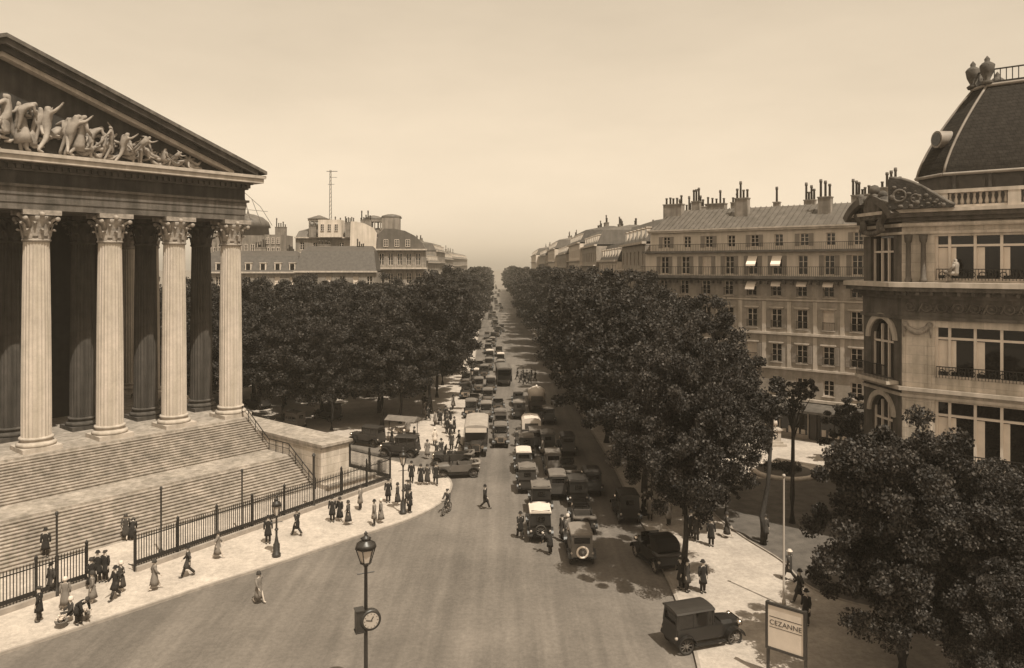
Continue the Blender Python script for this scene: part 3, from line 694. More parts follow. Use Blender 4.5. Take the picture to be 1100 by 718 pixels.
def shutter(wh, w=.48):
    def mk():
        b = MB(); b.box(-w/2, w/2, -.05, -.004, 0, wh)
        for i in range(int(wh/.14)): b.rbox((0, -.06, .1 + i*.14), (w-.12, .03, .02), 0, .5)
        return b.mesh('shutter', 'shutter')
    return cached(('sh', wh, w), mk)
def sill_rail(ww):
    def mk():
        b = MB(); n = int(ww/.12)
        for i in range(n+1): b.box(-ww/2+i*ww/n-.012, -ww/2+i*ww/n+.012, -.1, -.08, 0, .75)
        b.box(-ww/2-.03, ww/2+.03, -.115, -.065, .75, .80); return b.mesh('balcony_rail', 'iron')
    return cached(('sr', ww), mk)
def add_window(T, x, z, ww, wh, curtain=False, shut=False, rail=False, awn=0, face=0, y=0, D=0):
    w = put('window', win_frame(ww, wh), T, (x, y, z), face)
    put('pane', win_pane(ww, wh, 'curtain' if curtain else 'glass'), w)
    if shut:
        for s in (-1, 1): put('shutter', shutter(wh), w, (s*(ww/2+.26), 0, 0))
    if rail: put('balcony_rail', sill_rail(ww), w)
    if awn:
        b = MB(); b.add([(-ww/2, -.02, wh), (ww/2, -.02, wh), (ww/2, -.7*awn, wh*(1-.45*awn)), (-ww/2, -.7*awn, wh*(1-.45*awn)), (-ww/2, -.7*awn, wh*(1-.45*awn)-.18), (ww/2, -.7*awn, wh*(1-.45*awn)-.18),
            (-ww/2, .0, wh-.03), (ww/2, .0, wh-.03), (ww/2, -.68*awn, wh*(1-.45*awn)-.03), (-ww/2, -.68*awn, wh*(1-.45*awn)-.03)], [(0, 1, 2, 3), (3, 2, 5, 4), (6, 9, 8, 7), (0, 3, 9, 6), (1, 7, 8, 2)])
        b.build('awning', 'awning', w)
    return w
def wall_grid(b, W, floors, bays, y0=0, y1=.4, zbot=0):
    """wall with real openings: floors [(z0, z1, wz0, wz1, ww)]"""
    for (z0, z1, a, c, ww) in floors:
        b.box(0, W, y0, y1, z0, a); b.box(0, W, y0, y1, c, z1)
        xs = [0]
        for x in bays: xs += [x-ww/2, x+ww/2]
        xs.append(W)
        for i in range(0, len(xs), 2): b.box(xs[i], xs[i+1], y0, y1, a, c)
def railing(b, x0, x1, y, z, h=.95, step=.2, y2=None):
    n = int((x1-x0)/step)
    for i in range(n+1): x = x0 + (x1-x0)*i/n; b.box(x-.015, x+.015, y-.015, y+.015, z, z+h)
    b.box(x0, x1, y-.03, y+.03, z+h, z+h+.05)
def chimney(T, x, y, z0, w, d, h, npots, roof=None, tall=None, seed=0):
    q = random.Random(seed + int(x*7) + npots)
    b = MB(); b.box(x-w/2, x+w/2, y-d/2, y+d/2, z0, z0+h); b.box(x-w/2-.06, x+w/2+.06, y-d/2-.06, y+d/2+.06, z0+h, z0+h+.12)
    c = b.build('chimney', 'chimney', roof if roof else T)
    p = MB()
    for i in range(npots):
        xx = x - w/2 + (i+.5)*w/npots; hh = .55 + q.random()*.7
        if q.random() < .25: hh += .8
        p.lathe([(.13, 0), (.12, hh*.8), (.17, hh*.82), (.15, hh), (.02, hh+.02)], 8, (xx, y + (q.random()-.5)*d*.3, z0+h+.1))
    p.build('chimney_pot', 'pot', roof if roof else T)

AX = math.atan2(-.63, .776)
# the long apartment house beyond the square
B1 = thing('apartment_house', 'long pale apartment house with zinc roof, shutters and shops beyond the square', 'building', (15.7, 88.3, 0), AX)
W = 29.5; bays = [2.5 + 2.63*k for k in range(11)]
fl = [(4.3, 7.2, 4.75, 6.35, 1.05), (7.2, 10.8, 7.85, 9.75, 1.1), (10.8, 14.3, 11.4, 13.4, 1.1), (14.3, 16.75, 14.75, 16.3, 1.0), (16.75, 19.45, 17.0, 19.0, 1.0)]
bays = [x for x in bays if x < W-.8]
b = MB(); wall_grid(b, W, fl[:4], bays); b.box(0, W, .4, 14, 0, 16.75)
b.build('wall', 'facade', B1)
b = MB(); b2 = [(16.9, 19.45, 17.0, 19.0, 1.0)]; 
b = MB(); wall_grid(b, W, [(16.75, 19.45, 17.0, 19.0, 1.0)], bays, .25, .6); b.box(0, W, .6, 14, 16.75, 19.45)
b.build('upper_wall', 'facade_pale', B1)
b = MB(); wall_grid(b, W-.8, [(19.6, 21.75, 20.0, 21.3, .9)], [x-.4 for x in bays], .7, 1.0)
for i in range(len(b.v)): b.v[i] = (b.v[i][0]+.4, b.v[i][1], b.v[i][2])
b.box(.4, W-.4, 1.0, 13.5, 19.6, 21.75); b.build('attic_wall', 'facade_pale', B1)
b = MB()
for z, p, h in ((7.12, .18, .2), (10.72, .22, .24), (14.28, .12, .14), (4.0, .3, .28)): b.box(-.05, W+.05, -p, -.003, z, z+h)
for x in bays:
    for z in (9.82, 13.5): b.box(x-.75, x+.75, -.22, -.003, z, z+.12); b.box(x-.62, x+.62, -.12, -.003, z-.1, z)
    for z in (7.82, 11.36, 14.68, 4.7): b.box(x-.62, x+.62, -.1, -.003, z-.06, z)
for i in range(len(bays)+1):
    x = 1.2 + 2.63*i
    if x < W-.3: b.box(x-.2, x+.2, -.07, -.003, 7.32, 10.6); b.box(x-.2, x+.2, -.07, -.003, 10.97, 14.2)
b.build('string_course', 'trim', B1)
b = MB(); b.box(-.2, W+.2, -.85, .24, 16.55, 16.85); b.box(-.1, W+.1, -.5, -.003, 16.35, 16.55)
for x in bays:
    for s in (-.9, .9): b.box(x+s-.12, x+s+.12, -.7, -.003, 16.0, 16.35)
b.box(-.1, W+.1, -.35, .69, 19.4, 19.62); b.build('balcony', 'trim_dark', B1)
b = MB(); railing(b, 0, W, -.78, 16.85); railing(b, 0, W, -.28, 19.62, .7); b.build('balcony_railing', 'iron', B1)
b = MB(); b.box(.2, W-.2, .35, 1.1, 21.75, 21.95); b.box(.1, W-.1, .25, .45, 21.95, 22.1); b.build('gutter', 'trim', B1)
b = MB(); b.add([(.2, .46, 21.96), (W-.2, .46, 21.96), (W-.2, 12.5, 21.96), (.2, 12.5, 21.96), (1.6, 5.2, 24.6), (W-1, 5.2, 24.6), (W-1, 8, 24.6), (1.6, 8, 24.6)], [(0, 1, 5, 4), (1, 2, 6, 5), (2, 3, 7, 6), (3, 0, 4, 7), (4, 5, 6, 7), (0, 3, 2, 1)])
x = .9
while x < W-.5:
    t_ = .0
    b.add([(x-.04, .5, 22.02), (x+.04, .5, 22.02), (x+.04, 5.2, 24.64), (x-.04, 5.2, 24.64), (x-.04, .5, 22.08), (x+.04, .5, 22.08), (x+.04, 5.2, 24.7), (x-.04, 5.2, 24.7)], [(4, 5, 6, 7), (0, 1, 5, 4), (1, 2, 6, 5), (3, 0, 4, 7)])
    x += .62
rf = b.build('roof', 'zinc', B1)
for (x, y, w_, d_, h_, n_) in ((1.6, 4.4, 2.4, .9, 3.4, 5), (10.5, 3.6, 1.5, .8, 3.6, 4), (19.6, 3.4, 1.3, .9, 3.2, 3), (13.4, 6.5, .7, .5, 3.2, 1), (25.5, 5.4, 2.0, .9, 4.0, 5), (5, 9, 2.5, .9, 3.6, 5), (3.6, 6.4, 1.0, .6, 3.8, 3), (7.6, 8.6, .9, .6, 3.6, 2), (16.5, 8.4, 1.2, .7, 3.4, 4), (21.8, 8.0, 1.5, .7, 3.6, 5), (23.2, 6.2, .6, .5, 3.5, 1), (28.2, 7, 1.5, .7, 3.8, 4)):
    chimney(B1, x, y, 21.9, w_, d_, h_, n_, rf)
awnings = {(4, 4): 1, (4, 5): 1, (3, 4): 1, (3, 5): .5, (3, 6): .5, (3, 7): .5, (3, 8): .5}
for i, (z0, z1, a, c, ww) in enumerate(fl):
    for k, x in enumerate(bays):
        add_window(B1, x, a, ww, round(c-a, 3), curtain=(i, k) in ((4, 2), (2, 7), (1, 4)), shut=((i in (1, 3, 4) and (k*5+i*3) % 7 != 0) or (i == 2 and k % 3 == 2)), rail=i in (1, 2, 3), awn=awnings.get((i, k), 0), y=.25 if i == 4 else 0)
for k, x in enumerate(bays): add_window(B1, x, 20.0, .9, 1.3, shut=k % 2 == 0, y=.7)
b = MB()     # shop floor
for x in [0, 3.6, 7.6, 11.6, 15.4, 19.4, 23.4, 27.4, W]:
    b.box(max(0, x-.3), min(W, x+.3), -.06, .4, 0, 4.0)
b.box(0, W, -.02, .4, 3.3, 4.0); b.box(0, W, .32, .38, 0, 3.3); b.build('shop_front', 'shopdark', B1)
for i, x in enumerate([1.95, 5.6, 9.6, 13.5, 17.4, 21.4, 25.4]):
    f = MB(); f.box(x-1.5, x-1.4, .1, .25, 0, 3.2); f.box(x+1.4, x+1.5, .1, .25, 0, 3.2); f.box(x-1.4, x+1.4, .1, .25, .0, .5); f.box(x-1.4, x+1.4, .1, .25, 3.1, 3.2); f.box(x-.04, x+.04, .1, .25, .5, 3.1)
    fo = f.build('shop_window', 'shopdark' if i % 2 else 'trim', B1); p = MB(); p.box(x-1.4, x+1.4, .26, .3, .5, 3.1); p.build('pane', 'glass', fo)
    g = MB()
    for q_ in range(4): g.box(x-1.2+q_*.65, x-.8+q_*.65, .14, .22, .55, .9 + .35*((q_*7+i*3) % 4)/3)
    g.build('window_display', 'curtain', fo)
b = MB(); b.add([(3.8, -.02, 4.0), (27, -.02, 4.0), (27, -1.7, 3.3), (3.8, -1.7, 3.3), (3.8, -1.7, 3.05), (27, -1.7, 3.05), (3.8, -.02, 3.9), (27, -.02, 3.9)], [(0, 1, 2, 3), (3, 2, 5, 4), (6, 4, 5, 7)])
b.build('shop_awning', 'trim_dark', B1)

# the ornate corner building with its slate dome
C1 = thing('corner_building', 'ornate stone corner building with slate dome, broken pediment and wide mullioned windows', 'building', (23.5, 44.9, 0), AX)
def cp_(x): return x
W = 20; CH = [(-2.83, 2.85), (0, 0)]
def plan(off=0.0, W_=20.0, back=16.0):
    o = off
    return [(0 - o*.414, -o), (W_, -o), (W_, back), (-2.83 - o, back), (-2.83 - o, 2.85 + o*-.414 + 0)]
def wallsq(b, z0, z1, off=0.0): b.prism(plan(off), z0, z1)
b = MB()
bl = [(1.75, 7.0), (8.9, 14.1), (15.8, 19.2)]       # wide bays between piers
flo = [(4.9, 10.2, 6.4, 10.0), (10.2, 14.9, 11.4, 14.35), (16.9, 20.6, 17.1, 19.7)]
for (z0, z1, a, c) in flo:
    b.box(0, W, 0, .6, z0, a); b.box(0, W, 0, .6, c, z1)
    xs = [0] + [v for p in bl for v in p] + [W]
    for i in range(0, len(xs), 2): b.box(xs[i], xs[i+1], 0, .6, a, c)
b.box(0, 1.4, 0, .6, 0, 4.9); b.box(7.4, 8.6, 0, .6, 0, 4.9); b.box(14.4, 15.6, 0, .6, 0, 4.9); b.box(W-.8, W, 0, .6, 0, 4.9); b.box(0, W, 0.02, .6, 4.3, 4.9)
b.box(0, W, 0, .6, 14.9, 16.9)
b.prism([(0, .6), (W, .6), (W, 16), (-2.83, 16), (-2.83, 2.86), (-.6, .6)], 0, 4.9)
b.prism([(0.3, .6), (W, .6), (W, 16), (-2.6, 16), (-2.6, 3.2)], 4.9, 20.6)
b.build('wall', 'rustic', C1)
# corner bay: wall with arched openings on the chamfer
cl = math.hypot(2.83, 2.85); ca = math.atan2(-2.85, 2.83)
CB = put('corner_bay', None, C1, (-2.83, 2.85, 0), ca)
def arch_wall(b, w, z0, z1, a, c, ww, y0=0, y1=.5, n=12):
    cx = w/2; r = ww/2; sp = c - r
    b.box(0, cx-r, y0, y1, z0, z1); b.box(cx+r, w, y0, y1, z0, z1); b.box(cx-r, cx+r, y0, y1, z0, a)
    for i in range(n):
        t0, t1 = PI - PI*i/n, PI - PI*(i+1)/n
        p0 = (cx + r*math.cos(t0), sp + r*math.sin(t0)); p1 = (cx + r*math.cos(t1), sp + r*math.sin(t1))
        b.extr_y([p0, p1, (p1[0], z1), (p0[0], z1)], y0, y1)
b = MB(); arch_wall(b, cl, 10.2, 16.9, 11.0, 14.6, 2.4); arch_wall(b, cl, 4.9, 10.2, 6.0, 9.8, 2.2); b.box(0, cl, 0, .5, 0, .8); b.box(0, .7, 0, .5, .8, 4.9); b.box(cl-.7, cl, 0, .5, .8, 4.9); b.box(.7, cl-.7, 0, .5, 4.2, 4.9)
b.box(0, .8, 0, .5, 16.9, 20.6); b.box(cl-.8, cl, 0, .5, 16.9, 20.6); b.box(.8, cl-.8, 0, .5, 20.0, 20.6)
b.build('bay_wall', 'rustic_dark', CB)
b = MB()
for z, w2, r in ((11.0, 1.2, 3.6), (6.0, 1.1, 3.8), (16.95, 1.2, 3.05)):
    for x in (cl/2-w2, cl/2-.35, cl/2+.35, cl/2+w2): b.box(x-.05, x+.05, .2, .34, z, z+r-.3)
    b.box(cl/2-w2, cl/2+w2, .2, .34, z+r*.6, z+r*.6+.12)
b.build('bay_mullions', 'wframe', CB)
b = MB(); b.box(.5, cl-.5, .36, .42, .8, 20.3); b.build('bay_pane', 'glass', CB)
b = MB()
for i in range(14):
    t0, t1 = PI - PI*i/14, PI - PI*(i+1)/14
    for r0, r1, z in ((1.25, 1.6, 13.4), (1.15, 1.45, 8.7)):
        b.extr_y([(cl/2+r0*math.cos(t0), z+r0*math.sin(t0)), (cl/2+r1*math.cos(t0), z+r1*math.sin(t0)), (cl/2+r1*math.cos(t1), z+r1*math.sin(t1)), (cl/2+r0*math.cos(t1), z+r0*math.sin(t1))], -.14, -.003)
b.box(.3, cl-.3, -.8, -.003, 10.75, 10.95); b.build('bay_arch', 'trim', CB)
b = MB(); railing(b, .35, cl-.35, -.7, 10.95, .9, .14); b.build('bay_railing', 'iron', CB)
# cornices following the corner
def band(name, m, *rows):
    b = MB()
    for (off, z0, z1) in rows: b.prism([(-off*.414, -off), (W, -off), (W, .3), (.1, .3), (-2.5, 2.9), (-2.5, 16), (-2.83-off, 16), (-2.83-off, 2.85-off*.414)], z0, z1)
    return b.build(name, m, C1)
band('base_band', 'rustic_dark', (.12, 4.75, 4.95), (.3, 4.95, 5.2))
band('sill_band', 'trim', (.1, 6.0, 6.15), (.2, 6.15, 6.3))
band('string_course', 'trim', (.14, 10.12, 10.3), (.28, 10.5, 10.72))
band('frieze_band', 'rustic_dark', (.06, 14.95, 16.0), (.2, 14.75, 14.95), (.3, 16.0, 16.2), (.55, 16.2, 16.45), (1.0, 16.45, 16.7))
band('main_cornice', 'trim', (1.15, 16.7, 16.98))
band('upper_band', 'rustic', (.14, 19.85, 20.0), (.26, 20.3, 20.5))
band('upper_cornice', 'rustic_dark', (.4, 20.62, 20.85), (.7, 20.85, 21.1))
band('parapet_edge', 'trim', (.85, 21.1, 21.3))
b = MB()      # parapet with balusters
for x0, x1 in ((1.9, 2.5), (5.4, 6.0), (9.0, 9.6), (12.6, 13.2), (16.2, 16.8)): b.box(x0, x1, -.6, -.2, 21.3, 22.15)
b.box(1.2, W, -.62, -.18, 22.15, 22.35); b.box(1.2, W, -.55, -.25, 21.3, 21.45)
x = 2.6
while x < W: b.lathe([(.07, 21.45), (.11, 21.65), (.05, 21.9), (.09, 22.15)], 6, (x, -.4, 0)); x += .3
b.build('balustrade', 'trim', C1)
# carved frieze, garlands, brackets
rr = random.Random(5); b = MB()
for i in range(24):
    x = .5 + i*.82
    b.torus((x, -.1, 15.5), .25, .055, 'y', 16, 6); b.ball((x, -.12, 15.5), .1, 8)
    b.chain([(x+.22, -.1, 15.3), (x+.42, -.14, 15.24), (x+.52, -.12, 15.5), (x+.62, -.14, 15.76), (x+.72, -.1, 15.7)], [.03, .06, .07, .06, .03], 6)
    for k in range(5): b.ball((x + .3 + .07*k, -.1, 15.28 + .1*((k*3+i) % 5)), .05, 6, (1.4, .8, 1))
for x in [i*.7+.3 for i in range(28)]: b.box(x-.09, x+.09, -.9, -.56, 16.22, 16.44)
b.build('carved_frieze', 'rustic_dark', C1)
b = MB()
def swag(cx, z, w, r=.12, y=-.12):
    for i in range(13):
        t = i/12; b.ball((cx - w/2 + w*t, y - .05*math.sin(PI*t), z - .42*math.sin(PI*t)), r*(1 + .7*math.sin(PI*t)) , 8)
for cx in (.85, 7.95, 14.95): swag(cx, 14.45, 1.3); b.ball((cx-.65, -.1, 14.45), .2, 8); b.ball((cx+.65, -.1, 14.45), .2, 8); b.chain([(cx-.7, -.1, 14.4), (cx-.72, -.1, 13.7)], [.12, .03], 6); b.chain([(cx+.7, -.1, 14.4), (cx+.72, -.1, 13.7)], [.12, .03], 6)
swag(4.3, 6.1, 2.6, .1); swag(11.5, 6.1, 2.6, .1)
b.build('garland', 'carved', C1)
b = MB()
for z0, z1 in ((6.3, 10.1), (10.75, 14.3)):
    for x in (.12, 1.5, 7.12, 8.75, 14.2, 15.6): b.box(x-.08, x+.08, -.05, -.003, z0, z1)
b.build('pilaster', 'rustic', C1)
for x in (.4, 1.2): b = MB(); b.lathe([(.2, 17.0), (.2, 17.15), (.15, 17.25), (.13, 19.3), (.2, 19.4), (.24, 19.8)], 12, (x, -.25, 0)); b.build('column', 'rustic_dark', C1)
for (x0, x1) in bl:
    for (z, h) in ((6.4, 3.6), (11.4, 2.95), (17.1, 2.6)):
        b = MB(); n = 4; 
        b.box(x0, x1, .2, .34, z + h*.76, z + h*.76 + .13)
        for f in (0, .13, .38, .63, .87, 1): x = x0 + .07 + (x1-x0-.14)*f; b.box(x-.07, x+.07, .18, .36, z, z+h)
        b.box(x0+.1, x1-.1, .2, .34, z, z+.12); w_ = b.build('window', 'wframe', C1)
        p = MB(); p.box(x0, x1, .38, .42, z, z+h); p.build('pane', 'glass', w_)
        for f0, f1 in ((.02, .12), (.14, .2), (.39, .47), (.64, .7), (.88, .98)):
            if (int(x0*3 + z*2 + f0*50)) % 3: c_ = MB(); c_.box(x0 + (x1-x0)*f0, x0 + (x1-x0)*f1, .345, .375, z + h*.12, z + h*.74); c_.build('curtain', 'curtain', w_)
        r_ = MB(); railing(r_, x0+.1, x1-.1, -.12, z+.02, .62, .16); 
        for i in range(int((x1-x0)/.5)): r_.torus((x0+.4+i*.5, -.12, z+.35), .16, .03, 'y', 10, 5)
        r_.build('window_railing', 'iron', w_)
    b = MB(); b.box(x0-.3, x1+.3, -.5, .02, 0, .5); b.box(x0-.3, x1+.3, .3, .4, .5, 4.2); b.build('shop_window', 'shopdark', C1)
# curved broken pediment with a cartouche over the corner
PB = put('pediment', None, C1, (-2.83, 2.85, 0), ca)
def arc_strip(b, cx, z, r0, r1, t0, t1, y0, y1, n=10):
    for i in range(n):
        a0 = t0 + (t1-t0)*i/n; a1 = t0 + (t1-t0)*(i+1)/n
        b.extr_y([(cx+r0*math.cos(a0), z+r0*math.sin(a0)), (cx+r1*math.cos(a0), z+r1*math.sin(a0)), (cx+r1*math.cos(a1), z+r1*math.sin(a1)), (cx+r0*math.cos(a1), z+r0*math.sin(a1))], y0, y1)
for t0_, t1_ in ((.22, .43), (.57, .78)): b = MB(); arc_strip(b, cl/2, 18.9, 3.0, 3.45, PI*t0_, PI*t1_, -1.1, .3); b.build('curved_cornice', 'rustic_dark', PB)
b = MB(); b.ball((cl/2, -.5, 21.6), .75, 14, (.9, .5, 1.2)); b.torus((cl/2, -.62, 21.6), .75, .16, 'y', 18, 8); b.ball((cl/2, -.5, 22.7), .35, 10)
for s in (-1, 1):
    b.chain([(cl/2+s*.7, -.6, 22.2), (cl/2+s*1.3, -.7, 22.0), (cl/2+s*1.6, -.7, 21.2), (cl/2+s*1.1, -.7, 20.6)], [.22, .3, .26, .12], 8); b.ball((cl/2+s*1.2, -.7, 22.3), .28, 10); b.ball((cl/2+s*.9, -.7, 20.4), .3, 10, (1, .7, 1.6))
for i in range(10): b.ball((cl/2-1.1+.25*i, -.7, 20.2-.25*math.sin(PI*i/9)), .17, 8)
b.build('cartouche', 'rustic_dark', PB)
b = MB(); b.extr_y([(-.5, 21.31)] + [(-.5 + 3.4*k/12, 21.36 + 1.75*math.cos(PI/2*k/12)**1.2) for k in range(12)] + [(2.9, 21.31)], -1.15, -.62); b.build('side_scroll', 'stone_dark', C1)
b = MB()
for k in range(26):
    t_ = k/26; b.ball((-.4 + 2.9*t_, -1.12, 21.45 + 1.3*math.cos(PI/2*t_)*((k*7) % 5)/4.5), .06 + .07*((k*3) % 4)/3*(1-t_*.5), 7, (1.5, .8, .8 + ((k*5) % 3)*.3))
b.torus((.1, -1.12, 22.1), .34, .08, 'y', 16, 6); b.torus((.95, -1.12, 21.9), .24, .06, 'y', 14, 6)
b.build('scroll_carving', 'rustic_dark', C1)
b = MB(); b.chain([(-.5 + 3.4*k/12, -.88, 21.42 + 1.75*math.cos(PI/2*k/12)**1.2) for k in range(13)], [.12]*13, 8); b.build('scroll_moulding', 'rustic_dark', C1)
# reclining carved figure beside the corner window, upper floor
fb = body_mesh('sit').copy(); fb.materials.clear(); fb.materials.append(M['carved'])
fo = put('carved_figure', fb, C1, (2.9, -.45, 17.0), (0, 0, 1.3), 1.15)
put('robe', cloth_mesh('sit', 'dress', 'carved'), fo)
# the dome
DM = put('dome', None, C1)
cx_, cy_ = 5.7, 6.0
dpl = [(2.07, 1.0), (9.3, 1.0), (11.1, 2.8), (11.1, 9.2), (9.3, 11), (2.1, 11), (.3, 9.2), (.3, 2.8)]
def ringp(k, z): return [(cx_ + (p[0]-cx_)*k, cy_ + (p[1]-cy_)*k, z) for p in dpl]
def ds(z):   # profile
    t = (z - 23.4)/(28.9-23.4); return 1 - .52*(t**1.35)
b = MB(); zs = [23.4 + i*.5 for i in range(12)]; vs = []
for z in zs: vs += ringp(ds(z), z)
b.add(vs, [(k*8+i, k*8+(i+1) % 8, (k+1)*8+(i+1) % 8, (k+1)*8+i) for k in range(len(zs)-1) for i in range(8)] + [tuple(range((len(zs)-1)*8, len(zs)*8))])
b.build('slate_roof', 'slate', DM)
b = MB()
for i in range(8): b.chain([Vector(ringp(ds(z)*1.005, z)[i]) for z in zs], [.075]*len(zs), 6)
for z, k in ((23.4, 1.01), (28.9, ds(28.9)*1.02)):
    r_ = ringp(k, z)
    for i in range(8): b.tube(r_[i], r_[(i+1) % 8], .11, n=6)
b.build('lead_rib', 'lead', DM)
b = MB(); b.prism([(p[0], p[1]) for p in ringp(.985, 0)], 20.8, 23.38); b.build('attic_wall', 'slate_mid', DM)
b = MB()
for x in (2.6, 4.4, 6.2, 8.0): b.box(x-.08, x+.08, .93, 1.1, 22.3, 23.3)
for x in (3.5, 5.3, 7.1, 8.6): b.box(x-.65, x+.65, 1.0, 1.08, 22.2, 23.0)
b.build('attic_window', 'shopdark', DM)
b = MB()
c0, c1 = Vector(ringp(ds(25.7), 25.7)[7]), Vector(ringp(ds(25.7), 25.7)[0]); mid = (c0+c1)/2; nrm = Vector((-1, -1, 0)).normalized()
b.tube(mid - nrm*.9, mid + nrm*.6, .52, .52, 20); od = b.build('round_dormer', 'lead', DM)
b = MB(); 
for k in range(20):
    a0 = 2*PI*k/20
cen = mid + nrm*.61; qx = Vector((1, -1, 0)).normalized()
b.tube(cen, cen + nrm*.02, .4, .4, 20); b.build('dormer_pane', 'glass', od)
for i in range(8):
    b = MB(); p = Vector(ringp(ds(28.9), 29.0)[i]); b.lathe([(.28, 0), (.36, .15), (.16, .3), (.34, .7), (.42, 1.15), (.3, 1.3), (.14, 1.4), (.16, 1.55), (.02, 1.75)], 12, (p.x, p.y, 28.95))
    for s in range(6): b.ball((p.x + .3*math.cos(s), p.y + .3*math.sin(s), 30.1), .12, 6)
    b.build('crest_urn', 'rustic_dark', DM)
b = MB(); b.prism([(p[0], p[1]) for p in ringp(ds(28.9)*.96, 0)], 28.9, 29.15); r_ = ringp(ds(28.9)*.97, 29.15)
for i in range(8):
    a0, a1 = Vector(r_[i]), Vector(r_[(i+1) % 8]); n_ = int((a1-a0).length/.3)
    b.tube(a0 + Vector((0, 0, .7)), a1 + Vector((0, 0, .7)), .05, n=6)
    for k in range(n_): q = a0.lerp(a1, k/n_); b.tube(q, q + Vector((0, 0, .7)), .03, n=5)
b.build('crest_rail', 'cast', DM)

# simpler houses further off, each a thing of its own
def house(name, label, loc, rz, W, D, H_, nb, fls, roofh=3.0, wallm='facade', roofm='zinc', group=None, side=None, chim=2, seed=0, setb=1.4, wh=1.7, ww=1.05, shut=False, dorm=True):
    t = thing(name, label, 'building', loc, rz, group); q = random.Random(seed)
    b = MB(); fh = (H_ - 4.2)/(fls - 1); bays_ = [W*(i+.5)/nb for i in range(nb)]
    rows = [(4.2 + fh*i, 4.2 + fh*(i+1), 4.2 + fh*i + .7, min(4.2 + fh*i + .7 + wh, 4.2+fh*(i+1)-.3), ww) for i in range(fls-1)]
    wall_grid(b, W, rows, bays_); b.box(0, W, .0, .4, 0, 4.2); b.box(0, W, .4, D, 0, H_); b.build('wall', wallm, t)
    b = MB()
    for r_ in rows[1:]: b.box(-.05, W+.05, -.14, -.003, r_[0]-.08, r_[0]+.12)
    b.box(-.2, W+.2, -.45, .1, H_, H_+.3); b.box(-.1, W+.1, -.6, -.003, rows[-1][0]-.1, rows[-1][0]+.1); b.build('cornice', 'trim', t)
    if sum(1 for _ in rows)*nb <= 95:
        for r_ in rows:
            for x in bays_: add_window(t, x, r_[2], ww, round(r_[3]-r_[2], 3), curtain=q.random() < .15, shut=shut)
    b = MB(); s = setb; b.frustum(0, W, 0.1, D, H_+.3, s*.3, W-s*.3, s, D-s, H_+.3+roofh); b.frustum(s*.3, W-s*.3, s, D-s, H_+.3+roofh, W*.1, W*.9, D*.45, D*.55, H_+.3+roofh+1.0)
    rf = b.build('roof', roofm, t)
    if dorm and roofh > 1.8:
        for x in bays_[::1]:
            d_ = MB(); d_.box(x-.6, x+.6, .35, 1.8, H_+.5, H_+2.0); d_.box(x-.68, x+.68, .28, 1.85, H_+2.0, H_+2.12); do = d_.build('dormer', 'facade_pale', rf)
            # pane is flush in the dormer front
            p = MB(); p.box(x-.4, x+.4, .33, .349, H_+.65, H_+1.85); p.build('dormer_pane', 'glass', rf)
    for i in range(chim): chimney(t, W*(i+.5)/chim + q.uniform(-2, 2)*.5, D*.5 + q.uniform(-1, 1), H_+roofh*.6, q.uniform(1.4, 3), .8, 2.0 + q.random()*1.4, q.randint(3, 6), rf, seed=seed+i)
    return t
# right-hand side of the boulevard
ys = 90.5; rq = random.Random(11)
spec = [(19, 20.6, 'facade', 'zinc', 'hazy boulevard house directly beyond the long apartment house, its dark end wall nearest'), (22, 18.5, 'facade_pale', 'slate_mid', 'second hazy boulevard house beyond the long apartment house, low and pale'), (26, 21.4, 'facade', 'zinc', 'third hazy house of the right-hand boulevard row with long balconies'), (30, 22.6, 'facade_pale', 'slate_mid', 'fourth hazy house of the boulevard row, taller than its neighbours'),
        (36, 20.8, 'facade', 'zinc', 'fifth hazy house of the right-hand boulevard row'), (42, 22.8, 'facade_pale', 'zinc', 'sixth hazy house, faint above the trees right of the boulevard'), (60, 21.5, 'facade', 'slate_mid', 'seventh very faint house above the trees right of the boulevard'), (80, 22.5, 'facade_pale', 'zinc', 'farthest faint house right of the boulevard gap')]
for i, (ln, h_, wm, rm, lb) in enumerate(spec):
    xx = 15.9 - .0225*(ys-90) + (0 if i else .3); house('boulevard_house', lb, (xx, ys + ln, 0), -PI/2, ln, 14, h_, max(4, int(ln/2.9)) if ln < 45 else 14, 6 if ln < 45 else 7, 2.6, wm, rm, 'houses along the right side of the boulevard', chim=3, seed=i*3); ys += ln + .3
# left-hand side
house('mansard_house', 'low house with broad dark slate roof behind the left trees', (-41.5, 142, 0), 0.05, 15.5, 12, 16.6, 6, 5, 3.9, 'facade_far', 'slate_mid', setb=2.6, chim=2, seed=41, dorm=False)
house('old_house', 'grey house with small bright dormers beside the temple corner, left of the slate roof', (-62, 146, 0), 0.05, 20, 12, 16.4, 7, 5, 3.2, 'facade_far', 'slate_mid', setb=2.4, chim=3, seed=42)
house('tall_house', 'tall pale house with belvedere and chimneys rising behind the slate roof', (-50, 172, 0), 0.05, 24, 12, 24.2, 8, 7, 1.4, 'facade_far', 'zinc', chim=4, seed=43, dorm=False)
d_ = thing('domed_pavilion', 'grey domed pavilion building rising above the dormered house near the temple', 'building', (-58.5, 160, 0), 0)
b = MB(); b.box(-5, 5, 0, 10, 0, 24.4); b.box(-9, -5, 1, 10, 0, 23); b.box(5, 8.5, 1, 10, 0, 24.6); b.build('wall', 'facade_far', d_)
b = MB(); b.loft([(24.4, 4.6, 4.6, 5), (26.2, 4.4, 4.4, 5), (26.3, 4.9, 4.9, 5), (27.6, 4.4, 4.4, 5), (28.6, 3.2, 3.2, 5), (29.2, 1.4, 1.4, 5), (29.4, .3, .3, 5), (30.2, .1, .1, 5)], 16); b.build('dome', 'zinc', d_)
for k in range(7): add_window(d_, -4.2 + 1.4*k, 20.5, .8, 2.0, y=-.32)
